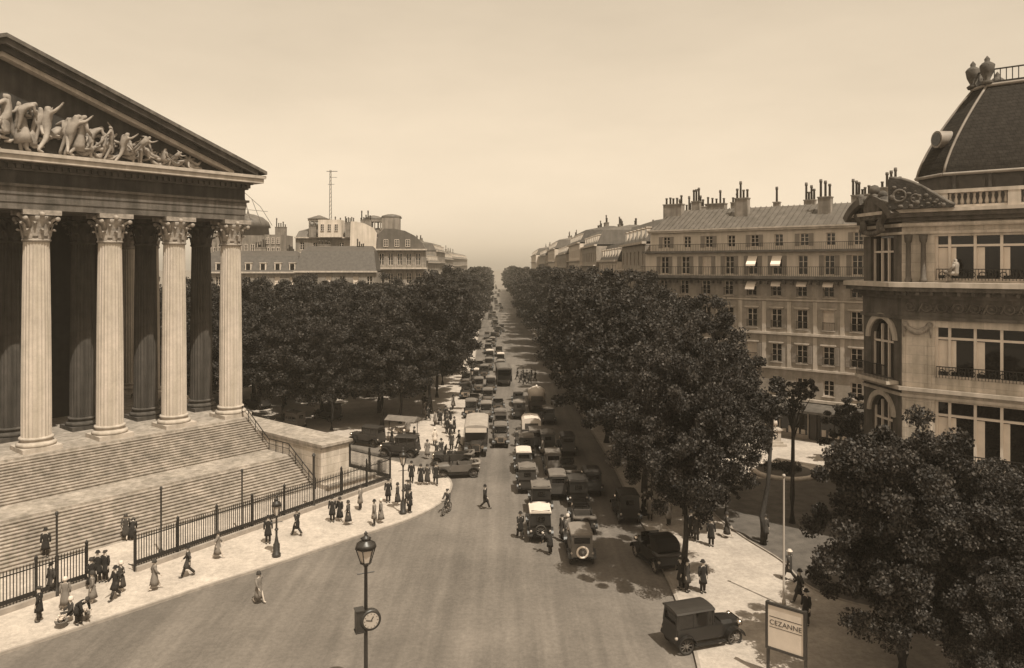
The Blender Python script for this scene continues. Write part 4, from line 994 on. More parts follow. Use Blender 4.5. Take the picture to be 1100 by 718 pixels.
for k in range(7): add_window(d_, -4.2 + 1.4*k, 16.5, .8, 2.2, y=-.32)
for x in (-8.2, -6.9, -5.6, 5.7, 6.9, 8.0): add_window(d_, x, 19.6, .8, 2.2, y=.68); 
for x in (5.7, 6.9, 8.0): add_window(d_, x, 22.6, .7, 1.3, y=.68)
chimney(d_, 7, 6, 24.6, 2.4, .8, 1.8, 5)
chimney(d_, -7, 6, 23, 2.4, .8, 2.2, 5)
# belvederes on the roof line behind
def cupola(x, y, z0, w, h, label, wallm='facade_far', dome=True, base=0):
    t = thing('roof_belvedere', label, 'belvedere', (x, y, z0)); b = MB()
    b.box(-w/2, w/2, -w/2, w/2, 0, h*.3)
    for i in range(4):
        for s in (-1, 1): b.box(-w/2 + i*w/3.3, -w/2 + i*w/3.3 + .3, s*w/2-.15, s*w/2+.15, h*.3, h*.85)
    b.box(-w/2-.2, w/2+.2, -w/2-.2, w/2+.2, h*.85, h); b.build('lantern_wall', wallm, t)
    b = MB()
    if dome: b.loft([(h, w*.5, w*.5, 0), (h+.5, w*.45, w*.45, 0), (h+.9, w*.25, w*.25, 0), (h+1.1, .05, .05, 0)], 14)
    else: b.frustum(-w*.6, w*.6, -w*.6, w*.6, h, -.2, .2, -.2, .2, h+.9)
    b.build('roof', 'zinc', t)
cupola(-45.3, 175, 25.2, 3.8, 3.6, 'small roof pavilion with peaked zinc cap, leftmost above the slate roof', 'facade_far', False)
cupola(-32.5, 175, 25.2, 4.6, 3.4, 'open arched belvedere with shallow dome right of the tall mast')
# iron frame mast on the tall house
t = thing('roof_mast', 'tall thin lattice mast with crossbars rising from a rooftop against the sky', 'mast', (-41.8, 170.5, 25.4))
b = MB(); b.box(-2.6, 2.6, 0, 4, -1, 3.0); b.build('tank_house', 'facade_pale', t)
for k in range(3): add_window(t, -1.6+1.6*k, .4, .8, 1.6, y=-.32)
chimney(t, -4.2, 1.5, -1, 1.6, .8, 2.6, 4)
chimney(t, 4.4, 1.5, -1, 2.0, .8, 3.4, 5)
b = MB(); 
for s in (-.25, .25): b.tube((s, 1, 3), (s*.5, 1, 14.5), .07, n=6)
for i in range(12): z = 3 + i*.95; b.tube((-.25, 1, z), (.25, 1, z+.9), .04, n=5)
b.tube((-.9, 1, 14.2), (1.6, 1, 14.2), .08, n=6); b.tube((-.2, 1, 12.8), (1.5, 1, 12.8), .05, n=6); b.tube((-.6, 1, 11.2), (.9, 1, 11.2), .05, n=6); b.build('lattice', 'pot', t)
t = thing('roof_sign_frame', 'faint open iron frame of an unlit rooftop sign beside the temple cornice', 'sign frame', (-57, 158, 26.5))
b = MB()
for i in range(6): b.tube((-5.5+i*2.2, 2, 0), (-6.5+i*1.9, 2, 12.5-i*1.7), .06, n=5)
b.tube((-6.5, 2, 12.5), (3, 2, 4), .06, n=5); b.tube((-5.8, 2, 4), (4.5, 2, 3), .05, n=5); b.tube((-6.3, 2, 12.5), (1, 2, 12.9), .05, n=5); b.build('lattice', 'pot', t)
# curved-roof corner building left of the boulevard
t = thing('rounded_roof_building', 'corner building with curved zinc roof and arched pale gable above the left trees', 'building', (-31.5, 150, 0), 0.1)
b = MB(); wall_grid(b, 14, [(13.5, 17.4, 14.3, 16.4, 1.0), (17.4, 21, 18.0, 20.4, 1.1)], [1.5+1.83*i for i in range(7)]); b.box(0, 14, .0, .4, 0, 13.5); b.box(0, 14, .4, 14, 0, 21); b.build('wall', 'facade_far', t)
for z, h in ((14.3, 2.1), (18.0, 2.4)):
    for i in range(7): add_window(t, 1.5+1.83*i, z, 1.0, h)
b = MB(); b.box(-.3, 14.3, -1, .3, 17.2, 17.5); b.box(-.3, 14.3, -.6, .3, 21, 21.3); railing(b, 0, 14, -.9, 17.5, .9, .5); b.build('balcony', 'trim', t)
b = MB(); pr = [(0, 21.3), (14, 21.3)] + [(14*(.5+.5*math.cos(a)) if a < PI/2 else 3.5 + 3.5*math.cos(a)*1.0, 21.3 + 6.0*math.sin(a)) for a in [PI*k/14 for k in range(1, 14)]]
b.extr_y([(4, 21.3), (14, 21.3), (13.3, 22.6), (11.8, 24.0), (9.8, 25.0), (7.6, 25.4), (5.6, 25.4), (4.4, 24.2)], .5, 12); b.build('roof', 'zinc', t)
b = MB(); b.extr_y([(-.6, 16), (3.4, 21.3), (4.0, 21.3), (4.2, 24.4), (3.4, 25.6), (1.8, 26.4), (0, 26.8), (-1, 26.8), (-1.2, 20)], .2, 1.2); b.build('gable', 'facade_pale', t)
chimney(t, 1.5, 6, 21.3, 2.2, .8, 6.0, 5)
for k in range(3): add_window(t, 6.0+k*2.2, 21.7, .9, 1.5, y=.2)
b = MB(); b.box(5.0, 8.6, 3, 8, 24, 27.8); b.build('roof_tower', 'facade_far', t)
b = MB(); b.loft([(27.8, 2.2, 2.2, 5.5), (28.3, 2.0, 2.0, 5.5), (28.6, 1.0, 1.0, 5.5), (28.7, .2, .2, 5.5)], 14, c=(6.8, 0)); b.build('tower_cap', 'zinc', t)
ys = 168
for i, (ln, h_, lb) in enumerate([(34, 19.2, 'hazy house beyond the rounded roof, left of the boulevard'), (38, 18.6, 'low hazy house with long terrace in the left boulevard row'), (30, 22.4, 'hazy square block standing above its neighbours left of the boulevard'), (46, 20.2, 'faint house beyond the hazy square block, left of the boulevard'), (60, 21, 'very faint house close to the vanishing point, left side'), (80, 21.4, 'farthest faint house left of the boulevard gap')]):
    house('boulevard_house', lb, (-21 - .0225*(ys-90), ys, 0), PI/2, ln, 14, h_, min(14, int(ln/3)), 6, 2.4, 'facade_far' if i % 2 == 0 else 'facade_far', 'zinc', 'houses along the left side of the boulevard', chim=3, seed=70+i)
    # gable end facing the square
    ys += ln + .3
# ---------------------------------------------------------------- trees
def crown_mesh(seed, Rx, Rz, nclump, per, leaf, m, zlow=.25):
    """leaves in uneven clumps through the crown's volume; origin at crown centre"""
    g = np.random.default_rng(seed)
    d = g.normal(size=(nclump, 3)); d /= np.linalg.norm(d, axis=1)[:, None]
    rad = g.uniform(.0, 1, nclump) ** .42
    lob = 1 + .22*np.sin(d[:, 0]*5 + seed) * np.cos(d[:, 2]*4 + seed*2) + .16*g.normal(size=nclump)
    c = d * np.minimum(rad*lob, 1.02 if nclump == 290 else 1.17)[:, None] * np.array([Rx, Rx, Rz])
    c[:, 2] = np.where(c[:, 2] < -Rz*.62, -Rz*.62 + (c[:, 2] + Rz*.62)*.35, c[:, 2])
    cr = g.uniform(.45, 1.0, nclump) * Rx * .22
    n = nclump * per
    ci = np.repeat(np.arange(nclump), per)
    o = g.normal(size=(n, 3)); o /= np.linalg.norm(o, axis=1)[:, None]
    o *= (g.uniform(0, 1, n) ** .5)[:, None] * cr[ci][:, None] * np.array([1, 1, .72])
    P = c[ci] + o
    a = g.normal(size=(n, 3)) + np.array([0, 0, .0]); a /= np.linalg.norm(a, axis=1)[:, None]
    nn = g.normal(size=(n, 3)) + np.array([0, 0, .9]); b_ = np.cross(nn, a); b_ /= (np.linalg.norm(b_, axis=1)[:, None] + 1e-9)
    L_ = leaf * g.uniform(.6, 1.35, n)[:, None]
    v = np.stack([P - a*L_*.5, P + b_*L_*.38, P + a*L_*.5, P - b_*L_*.38], 1).reshape(-1, 3)
    me = bpy.data.meshes.new('crown'); me.vertices.add(4*n); me.vertices.foreach_set('co', v.astype(np.float32).ravel())
    me.loops.add(4*n); me.loops.foreach_set('vertex_index', np.arange(4*n, dtype=np.int32))
    me.polygons.add(n); me.polygons.foreach_set('loop_start', np.arange(0, 4*n, 4, dtype=np.int32)); me.polygons.foreach_set('loop_total', np.full(n, 4, dtype=np.int32))
    me.materials.append(m); me.update(calc_edges=True); return me, c
def trunk_mesh(h, r, c, cz, seed, lean=0.0):
    g = random.Random(seed); b = MB()
    pts = [(0, 0, 0), (g.uniform(-.1, .1), g.uniform(-.1, .1), h*.35), (lean*.5 + g.uniform(-.2, .2), g.uniform(-.2, .2), h*.75), (lean + g.uniform(-.2, .2), g.uniform(-.2, .2), cz)]
    b.chain(pts, [r*1.35, r, r*.8, r*.5], 10)
    idx = list(range(len(c))); g.shuffle(idx)
    for i in idx[:16]:
        e = Vector(c[i]) + Vector((0, 0, cz)); k = g.uniform(.55, .95); s = Vector(pts[1]).lerp(Vector(pts[3]), k)
        if e.z < s.z + .2: e.z = s.z + .3
        m = s.lerp(e, .5) + Vector((g.uniform(-.3, .3), g.uniform(-.3, .3), g.uniform(0, .5)))
        b.chain([s, m, e], [r*.38, r*.22, r*.07], 6)
    return b.mesh('trunk', 'bark')
TV = {}
def variants(kind):
    if kind in TV: return TV[kind]
    out = []
    if kind == 'near':     # H ~ 15
        for s in range(3): me, c = crown_mesh(20+s, 4.7, 5.8, 280, 430, .17, M['leaf']); out.append((me, trunk_mesh(4, .26, c, 9.4, s), 9.4))
    if kind == 'mid':
        for s in range(5): me, c = crown_mesh(40+s, 4.8, 5.9, 230, 270, .235, M['leaf'] if s % 2 else M['leaf_d']); out.append((me, trunk_mesh(4, .22, c, 9.0, 10+s), 9.0))
    if kind == 'far':
        for s in range(4): me, c = crown_mesh(60+s, 5.2, 6.0, 150, 120, .42, M['leaf_l'] if s % 2 else M['leaf']); out.append((me, trunk_mesh(4, .2, c, 9.2, 20+s), 9.2))
    if kind == 'low':      # dense, foliage nearly to the ground, H ~ 11
        for s in range(3): me, c = crown_mesh(80+s, 4.2, 5.0, 290, 500, .15, M['leaf']); out.append((me, trunk_mesh(3, .3, c, 6.0, 30+s), 6.0))
    if kind == 'small':
        for s in range(3): me, c = crown_mesh(95+s, 2.0, 2.1, 60, 160, .15, M['leaf']); out.append((me, trunk_mesh(3, .1, c, 3.8, 40+s), 3.8))
    TV[kind] = out; return out
def tree(x, y, kind, vi, H, label, group=None, wide=1.0, rz=None, z=.14):
    vs = variants(kind); me, tr, cz = vs[vi % len(vs)]
    nat = {'near': 15.3, 'mid': 15.2, 'far': 15.4, 'low': 11.2, 'small': 6.0}[kind]; s = H/nat
    t = thing('tree', label, 'tree', (x, y, z), rz if rz is not None else (x*3.7+y*1.3) % 6.28, group, (s*wide, s*wide, s))
    put('crown', me, t, (0, 0, cz)); put('trunk', tr, t)
    return t
tree(9.6, 41.4, 'near', 0, 14.0, 'tall leafy plane tree at the kerb, trunk rising behind the dark hooded carriage', wide=.8)
tree(12.6, 50.5, 'near', 1, 14.6, 'dense plane tree directly behind the tallest kerbside tree, over the parked carriage', wide=1.0)
tree(13.6, 58.5, 'near', 2, 12.6, 'broad dark tree spreading over the sandy path before the long apartment house', wide=.92)
tree(15.6, 65.5, 'mid', 1, 11.0, 'lower dark tree at the edge of the tree mass, before the ground-floor shops', wide=.95)
tree(16.4, 71, 'mid', 2, 15.0, 'dark tree in front of the left windows of the long apartment house')
tree(10.4, 58.5, 'mid', 0, 14.6, 'kerbside tree shading the front row of parked cars')
tree(13.9, 80, 'mid', 3, 16.2, 'tall tree masking the left corner of the long apartment house')
tree(14.5, 88.5-6, 'mid', 4, 17.4, 'slim pointed tree rising before the apartment house corner', wide=.45)
k = 0
for y in (66.5, 75, 84, 94, 104, 115, 127, 140, 154, 169):
    x = 9.4 - .03*(y-66) + (2.4 if 100 < y < 145 else 0)
    tree(x + (k % 2)*.4, y, 'mid', k, 16.3 + (k*7 % 5)*.25, 'boulevard tree in the front row along the right kerb, crown merging into the line', 'trees of the right boulevard row', wide=1.05); k += 1
for y in (96, 108, 120, 133, 147, 160):
    tree(12.9 - .0225*(y-60), y+3, 'mid', k, 15.8, 'tree of the second row beneath the right-hand boulevard houses', 'trees of the right house row', wide=.8); k += 1
y = 185
while y < 545:
    x = 7.2 - .0235*(y-185); tree(x, y, 'far', k, 16.2 + (k % 3)*.3, 'faint distant tree of the row right of the boulevard gap', 'distant trees right of the boulevard', wide=1.05); k += 1
    x = -11.8 - .0225*(y-185); tree(x, y+3, 'far', k, 16.0 + (k % 3)*.3, 'faint distant tree of the row left of the boulevard gap', 'distant trees left of the boulevard', wide=1.05); k += 1
    if y < 330: tree(x-7.5, y+5, 'far', k, 15.8, 'faint distant tree behind the left boulevard row', 'distant trees behind the left row', wide=1.1); k += 1
    y += 11 + (y-185)*.02
for y in (90, 100.5, 111, 122, 133, 145, 157, 170):
    tree(-9.9 - .0225*(y-90), y, 'mid', k, 15.9 + (k % 3)*.35, 'boulevard tree in the front row along the left kerb, crown merging into the line', 'trees of the left boulevard row', wide=1.0); k += 1
left_lab = 'leafy tree of the dense grove between the church and the boulevard'
for (x, y, h) in [(-25, 81, 12.6), (-31.5, 84.5, 13.2), (-39, 89.5, 13.5), (-12.6, 84, 12.0), (-19.5, 80.5, 11.6), (-46, 93, 14), (-16, 90, 15.3), (-16.5, 108, 15.6), (-17, 121, 15.6), (-34, 91, 14.6), (-14.5, 83, 13.0), (-52, 100, 15), (-58, 108, 15), (-22.5, 88, 14.6), (-29, 95, 15.6), (-35, 101, 15.2), (-41, 98, 15.4), (-47, 106, 15.6), (-19.5, 101, 15.8), (-25, 104, 15.4), (-31.5, 111, 15.2), (-38, 113, 15.9), (-44, 117, 15.6), (-20, 113, 16.0), (-26.5, 118, 15.6), (-33.5, 124, 15.4), (-40.5, 128, 15.8), (-21.5, 127, 16.0), (-28.5, 134, 15.8), (-50, 122, 15.8), (-54, 114, 15.5)]:
    tree(x, y, 'mid', k, h, left_lab, 'trees of the grove beside the church', wide=1.05); k += 1
tree(16.9, 32.2, 'low', 0, 11.5, 'dense round tree at the lower corner, tallest of the group before the ornate building', wide=.85)
tree(19.8, 31.2, 'low', 1, 9.6, 'dense low tree standing under the stone pier and mullioned windows', wide=.95)
tree(20.0, 37.0, 'low', 2, 8.8, 'dark tree half hidden behind the dense round corner tree', wide=1.0)
tree(23.4, 35.2, 'low', 0, 8.6, 'dark tree against the shop windows of the ornate corner building')
tree(19.0, 26.6, 'low', 1, 6.8, 'low sunlit tree in the lowest corner, nearest of all', wide=1.0)
tree(27.6, 60, 'small', 1, 7.0, 'medium tree before the shops, left of the ornate building', wide=1.0)
for (a, c, h, lb) in [(779, 552, 3.6, 'small bushy tree on the lawn point beside the sandy path'), (917, 500, 6.0, 'small tree between the round flower bed and the ornate building')]:
    g_ = G(a, c, .2); tree(g_.x, g_.y, 'small', k, h, lb); k += 1
# two bare leaning trunks on the lawn with high thin crowns
for (a, c, ln, lb) in [(820, 585, .9, 'thin leaning tree on the lawn with dark bare trunk'), (851, 562, .1, 'thin upright tree on the lawn behind the pale pole')]:
    g_ = G(a, c, .2); me, cc_ = crown_mesh(int(a), 1.7, 1.1, 30, 110, .16, M['leaf_d']); t = thing('tree', lb, 'tree', g_); put('crown', me, t, (ln*.8, 0, 9.0)); put('trunk', trunk_mesh(5, .17, cc_, 8.8, int(a), ln*.8), t)

# ---------------------------------------------------------------- things on the square
g_ = G(842, 508, .2)
t = thing('flower_bed', 'round flower bed with a pale kerb ring on the lawn', 'flower bed', g_)
b = MB(); b.torus((0, 0, .14), 2.45, .2, 'z', 44, 8); b.build('kerb_ring', 'statue', t)
b = MB(); b.loft([(0, 2.4, 2.4, 0), (.25, 2.3, 2.3, 0), (.42, 1.2, 1.2, 0), (.5, .2, .2, 0)], 30)
b.build('bed_soil', 'lawn', t)
me, _c = crown_mesh(301, 1.9, .3, 60, 60, .14, M['leaf']); put('flowers', me, t, (0, 0, .55))
g_ = G(832, 478, .14)
t = thing('statue', 'white marble statue of a standing robed figure on a stepped pedestal before the shops', 'statue', g_, PI)
b = MB(); b.box(-.9, .9, -.9, .9, 0, .25); b.box(-.65, .65, -.65, .65, .25, .45); b.box(-.48, .48, -.48, .48, .45, 1.5); b.box(-.6, .6, -.6, .6, 1.5, 1.65); b.build('pedestal', 'stone', t)
fb = body_mesh('cross').copy(); fb.materials.clear(); fb.materials.append(M['statue']); fo = put('figure', fb, t, (0, 0, 1.65), 0, 1.15); put('robe', cloth_mesh('cross', 'dress', 'statue'), fo)
g_ = G(842, 651, .14)
t = thing('flag_pole', 'tall slim white-painted pole standing at the edge of the lawn', 'pole', g_)
b = MB(); b.lathe([(.1, 0), (.1, .3), (.06, .36), (.045, 6.7), (.035, 6.75)], 12); b.build('shaft', 'white', t)
b = MB(); b.ball((0, 0, 6.82), .1, 10); b.build('finial', 'white', t)
# notice board with writing
c0 = Vector((.3438*32.3, 32.3, 0))
SG = thing('notice_board', 'white notice panel with dark frame and lettering on posts, by the lawn', 'sign', c0, AX)
pw, z0_, z1_ = 1.5, 1.5, 3.3
b = MB(); b.box(0, pw, 0, .06, z0_, z1_); b.build('panel', 'poster', SG)
b = MB(); f = .11; b.box(-f, 0, -.03, .09, z0_-f, z1_+f); b.box(pw, pw+f, -.03, .09, z0_-f, z1_+f); b.box(0, pw, -.03, .09, z1_, z1_+f); b.box(0, pw, -.03, .09, z0_-f, z0_); b.build('frame', 'cast', SG)
for x in (-.05, pw+.05): b = MB(); b.box(x-.055, x+.055, .09, .2, .14, z1_+.1); b.build('post', 'cast', SG)
b = MB(); b.box(.06, pw-.06, -.006, -.002, 2.80, 2.83); b.box(.06, pw-.06, -.006, -.002, 2.36, 2.385); b.build('ruled_line', 'ink', SG)
def text(s, x, z, size, parent):
    cu = bpy.data.curves.new('lettering', 'FONT'); cu.body = s; cu.size = size; cu.extrude = .002; cu.materials.append(M['ink']); cu.align_x = 'CENTER'
    o = bpy.data.objects.new('tmp', cu); COL.objects.link(o); dg = bpy.context.evaluated_depsgraph_get(); dg.update(); me = bpy.data.meshes.new_from_object(o.evaluated_get(dg)); bpy.data.objects.remove(o)
    o = put('lettering', me); o.parent = parent; o.location = (x, -.008, z); o.rotation_euler = (R(90), 0, 0); o.scale = (1, 1, 1); return o
text('CEZANNE', pw/2, 2.48, .30, SG)
# newspaper kiosk
g_ = G(470, 398, .14)

# ---------------------------------------------------------------- vehicles
def wheel_mesh(r, w, m): 
    def mk(): b = MB(); b.torus((0, 0, 0), r-w*.5, w*.5, 'x', 22, 8); return b.mesh('wheel', m)
    return cached(('wheel', r, w, m), mk)
def rim_mesh(r, m):
    def mk():
        b = MB(); b.torus((0, 0, 0), r*.78, .025, 'x', 20, 5); b.tube((-.09, 0, 0), (.09, 0, 0), .06, n=10)
        for i in range(10): a = 2*PI*i/10; b.tube((0, 0, 0), (0, math.cos(a)*r*.78, math.sin(a)*r*.78), .017, n=5)
        return b.mesh('rim', m)
    return cached(('rim', r, m), mk)
def add_wheels(t, xs, ys, r=.40, w=.12, tm='rubber', rm='spoke'):
    for y in ys:
        for x in (-xs, xs): o = put('wheel', wheel_mesh(r, w, tm), t, (x, y, r)); put('rim', rim_mesh(r, rm), o)
def car_part(key, fn):
    return cached(('car',) + key, fn)
def P_(name, key, fn, t, m, loc=None, rz=0):
    def mk():
        b = MB(); fn(b); return b.mesh(name, m)
    return put(name, car_part((name,) + key + (m,), mk), t, loc, rz)
def bonnet(b, y0=.75, y1=1.75, w0=.56, w1=.40, z0=.55, z1=1.22):
    rows = []
    for y, w, h in ((y0, w0, z1), (y0*.4+y1*.6, (w0+w1)/2+.02, z1-.03), (y1, w1, z1-.09)):
        rows.append([(-w, y, z0), (-w, y, h-.16), (-w*.7, y, h-.03), (0, y, h), (w*.7, y, h-.03), (w, y, h-.16), (w, y, z0)])
    v = [p for r_ in rows for p in r_]; n = 7
    b.add(v, [(k*n+i, k*n+(i+1) % n, (k+1)*n+(i+1) % n, (k+1)*n+i) for k in range(2) for i in range(n)] + [tuple(range(n)), tuple(range(2*n, 3*n))])
def fender(b, x, y, r=.47, a0=.1, a1=.95, w=.17):
    n = 8
    for i in range(n):
        t0 = PI*(a0 + (a1-a0)*i/n); t1 = PI*(a0 + (a1-a0)*(i+1)/n)
        b.add([(x+sx, y+q*math.cos(tt), .40+q*math.sin(tt)) for tt in (t0, t1) for q in (r, r+.035) for sx in (-w, w)], [(0, 1, 3, 2), (4, 6, 7, 5), (2, 3, 7, 6), (0, 4, 5, 1), (0, 2, 6, 4), (1, 5, 7, 3)])
def common(t, body, spare=None, tm='rubber', rm='spoke', kind='taxi'):
    P_('chassis', ('std',), lambda b: (b.box(-.42, .42, -1.75, 1.7, .42, .56), b.box(-.80, -.58, -.85, .85, .36, .40), b.box(.58, .80, -.85, .85, .36, .40), b.tube((-.66, 1.35, .4), (.66, 1.35, .4), .04, n=6), b.tube((-.66, -1.25, .4), (.66, -1.25, .4), .05, n=6)), t, 'iron')
    P_('bonnet', ('std',), bonnet, t, body)
    P_('radiator', ('std',), lambda b: (b.box(-.33, .33, 1.76, 1.83, .58, 1.12), ), t, 'chrome')
    P_('grille', ('std',), lambda b: b.box(-.27, .27, 1.832, 1.845, .64, 1.05), t, 'rubber')
    for x in (-.68, .68):
        for y in (1.35, -1.25): P_('mudguard', ('one',), lambda b: fender(b, 0, 0, a0=.06, a1=.95), t, 'black_paint', (x, y, 0))
    P_('windscreen', ('std',), lambda b: (b.box(-.58, -.54, .70, .74, 1.2, 1.75), b.box(.54, .58, .70, .74, 1.2, 1.75), b.box(-.54, .54, .70, .74, 1.71, 1.75), b.box(-.54, .54, .70, .74, 1.2, 1.24), b.box(-.54, .54, .715, .725, 1.24, 1.71)), t, 'glass', (0, -.42 if kind == 'saloon' else 0, .08 if kind == 'saloon' else 0))
    add_wheels(t, .68, (1.35, -1.25), .40, .12, tm, rm)
    for s in (-1, 1):
        o = P_('headlight', ('std',), lambda b: (b.loft([(0, .05, .05, 0), (.08, .13, .13, 0), (.2, .15, .15, 0)], 12), ), t, 'chrome'); o.location = (s*.45, 1.62, .98); o.rotation_euler = (-PI/2, 0, 0)
    for s in (-1, 1):
        o = P_('rear_lamp', ('std',), lambda b: b.ball((0, 0, 0), .085, 10), t, 'white'); o.location = (s*.62, -1.74, .80)
    if spare:
        o = put('spare_wheel', wheel_mesh(.38, .13, spare), t, (0, -1.93, .92), PI/2); put('rim', rim_mesh(.38, rm), o)
def seats(t):
    P_('seat', ('f',), lambda b: (b.box(-.55, .55, .0, .45, .62, .86), b.box(-.55, .55, -.12, .02, .7, 1.22)), t, 'leather')
def wheel_steer(t):
    P_('steering_wheel', ('std',), lambda b: (b.torus((.25, .42, 1.18), .17, .018, 'y', 14, 5), b.tube((.25, .42, 1.18), (.25, .72, .95), .018, n=5)), t, 'iron')
def car(kind, at, rot, body, roof, label, group='motor vehicles on the boulevard', spare=None, rm='spoke', tm='rubber', hood=False):
    t = thing({'taxi': 'motor_cab', 'saloon': 'closed_car', 'tourer': 'open_car'}[kind], label, {'taxi': 'taxi', 'saloon': 'car', 'tourer': 'car'}[kind], at, rot, group)
    common(t, body, spare, tm, rm, kind)
    if kind == 'taxi':
        def bd(b):
            b.box(-.68, .68, -1.7, .05, .56, 1.18); b.box(-.64, -.60, -1.66, .02, 1.62, 1.98); b.box(.60, .64, -1.66, .02, 1.62, 1.98)
            for x in (-.64, .60):
                for y in (-1.66, -1.0, -.35, -.04): b.box(x, x+.04, y, y+.07, 1.18, 1.98)
            b.frustum(-.68, .68, -1.78, -1.62, 1.18, -.64, .64, -1.70, -1.62, 1.98); b.box(-.6, .6, -.02, .03, 1.18, 1.98)
            b.box(-.62, .62, .05, .72, .56, .92); b.box(-.62, -.58, .05, .5, .92, 1.0); b.box(.58, .62, .05, .5, .92, 1.0)
        P_('cab_body', ('taxi',), bd, t, body)
        P_('side_window', ('taxi',), lambda b: (b.box(-.625, -.615, -1.6, 0, 1.18, 1.62), b.box(.615, .625, -1.6, 0, 1.18, 1.62)), t, 'glass')
        P_('rear_window', ('taxi',), lambda b: b.box(-.26, .26, -1.80, -1.70, 1.45, 1.75), t, 'glass')
        P_('roof', ('taxi',), lambda b: b.extr_y([(-.72, 1.98), (.72, 1.98), (.7, 2.05), (.4, 2.12), (0, 2.15), (-.4, 2.12), (-.7, 2.05)], -1.82, .08), t, roof)
        P_('luggage_rail', ('taxi',), lambda b: (b.box(-.6, .6, -1.72, -1.69, 2.1, 2.14), b.box(-.6, .6, -.1, -.07, 2.1, 2.14)), t, 'iron')
        seats(t); wheel_steer(t)
    if kind == 'saloon':
        def bd(b):
            b.box(-.66, .66, -1.68, .70, .56, 1.16); b.frustum(-.66, .66, -1.85, -1.66, .60, -.62, .62, -1.72, -1.62, 1.16)
            for x in (-.63, .59):
                for y in (-1.62, -.85, -.1, .18): b.box(x, x+.04, y, y+.08, 1.16, 1.86)
            b.frustum(-.64, -.48, -1.74, -1.62, 1.16, -.60, -.48, -1.66, -1.60, 1.86); b.frustum(.48, .64, -1.74, -1.62, 1.16, .48, .60, -1.66, -1.60, 1.86); b.frustum(-.48, .48, -1.74, -1.62, 1.16, -.48, .48, -1.72, -1.61, 1.34); b.frustum(-.48, .48, -1.70, -1.61, 1.72, -.48, .48, -1.66, -1.60, 1.86)
        P_('body', ('saloon',), bd, t, body)
        P_('side_window', ('saloon',), lambda b: (b.box(-.615, -.605, -1.6, .2, 1.16, 1.84), b.box(.605, .615, -1.6, .2, 1.16, 1.84)), t, 'glass')
        P_('rear_window', ('saloon',), lambda b: b.box(-.48, .48, -1.64, -1.62, 1.34, 1.72), t, 'glass')
        P_('roof', ('saloon',), lambda b: b.extr_y([(-.68, 1.86), (.68, 1.86), (.64, 1.93), (.35, 1.99), (0, 2.0), (-.35, 1.99), (-.64, 1.93)], -1.74, .30), t, roof)
        seats(t); wheel_steer(t)
    if kind == 'tourer':
        def bd(b):
            b.box(-.66, -.60, -1.6, .70, .56, 1.12); b.box(.60, .66, -1.6, .70, .56, 1.12); b.box(-.6, .6, -1.6, .70, .56, .62); b.frustum(-.66, .66, -1.80, -1.56, .60, -.64, .64, -1.72, -1.56, 1.12)
        P_('body', ('tourer',), bd, t, body)
        P_('folded_hood', ('tourer',), lambda b: (b.chain([(-.7, -1.1, 1.18), (-.7, -1.75, 1.2), (0, -1.85, 1.22), (.7, -1.75, 1.2), (.7, -1.1, 1.18)], [.08, .13, .14, .13, .08], 8)), t, roof)
        P_('back_seat', ('tourer',), lambda b: (b.box(-.58, .58, -1.4, -.85, .62, .88), b.box(-.58, .58, -1.55, -1.4, .62, 1.28)), t, 'leather')
        seats(t); wheel_steer(t)
    if hood:
        def hd(b):
            pr = [(-1.62, 1.12), (-1.85, 1.5), (-1.75, 1.85), (-1.35, 2.02), (-.75, 2.05), (-.3, 2.0), (-.3, 1.95), (-.75, 1.99), (-1.32, 1.96), (-1.69, 1.81), (-1.78, 1.5), (-1.56, 1.12)]
            n_ = len(pr)//2
            for x0, x1 in ((-.68, .68),):
                v = [(x0, a, c) for a, c in pr] + [(x1, a, c) for a, c in pr]; m_ = len(pr)
                b.add(v, [(k_, k_+1, m_+k_+1, m_+k_) for k_ in range(m_-1)])
            for x0 in (-.68, .66):
                outer = [(-1.56, 1.12), (-1.78, 1.5), (-1.69, 1.81), (-1.32, 1.96), (-.75, 1.99), (-.5, 1.98), (-.9, 1.12)]
                m_ = len(outer); v = [(x0, a, c) for a, c in outer] + [(x0+.02, a, c) for a, c in outer]
                b.add(v, [tuple(range(m_)), tuple(range(2*m_-1, m_-1, -1))] + [(k_, (k_+1) % m_, m_+(k_+1) % m_, m_+k_) for k_ in range(m_)])
        P_('raised_hood', ('hd',), hd, t, 'black_paint')
    return t
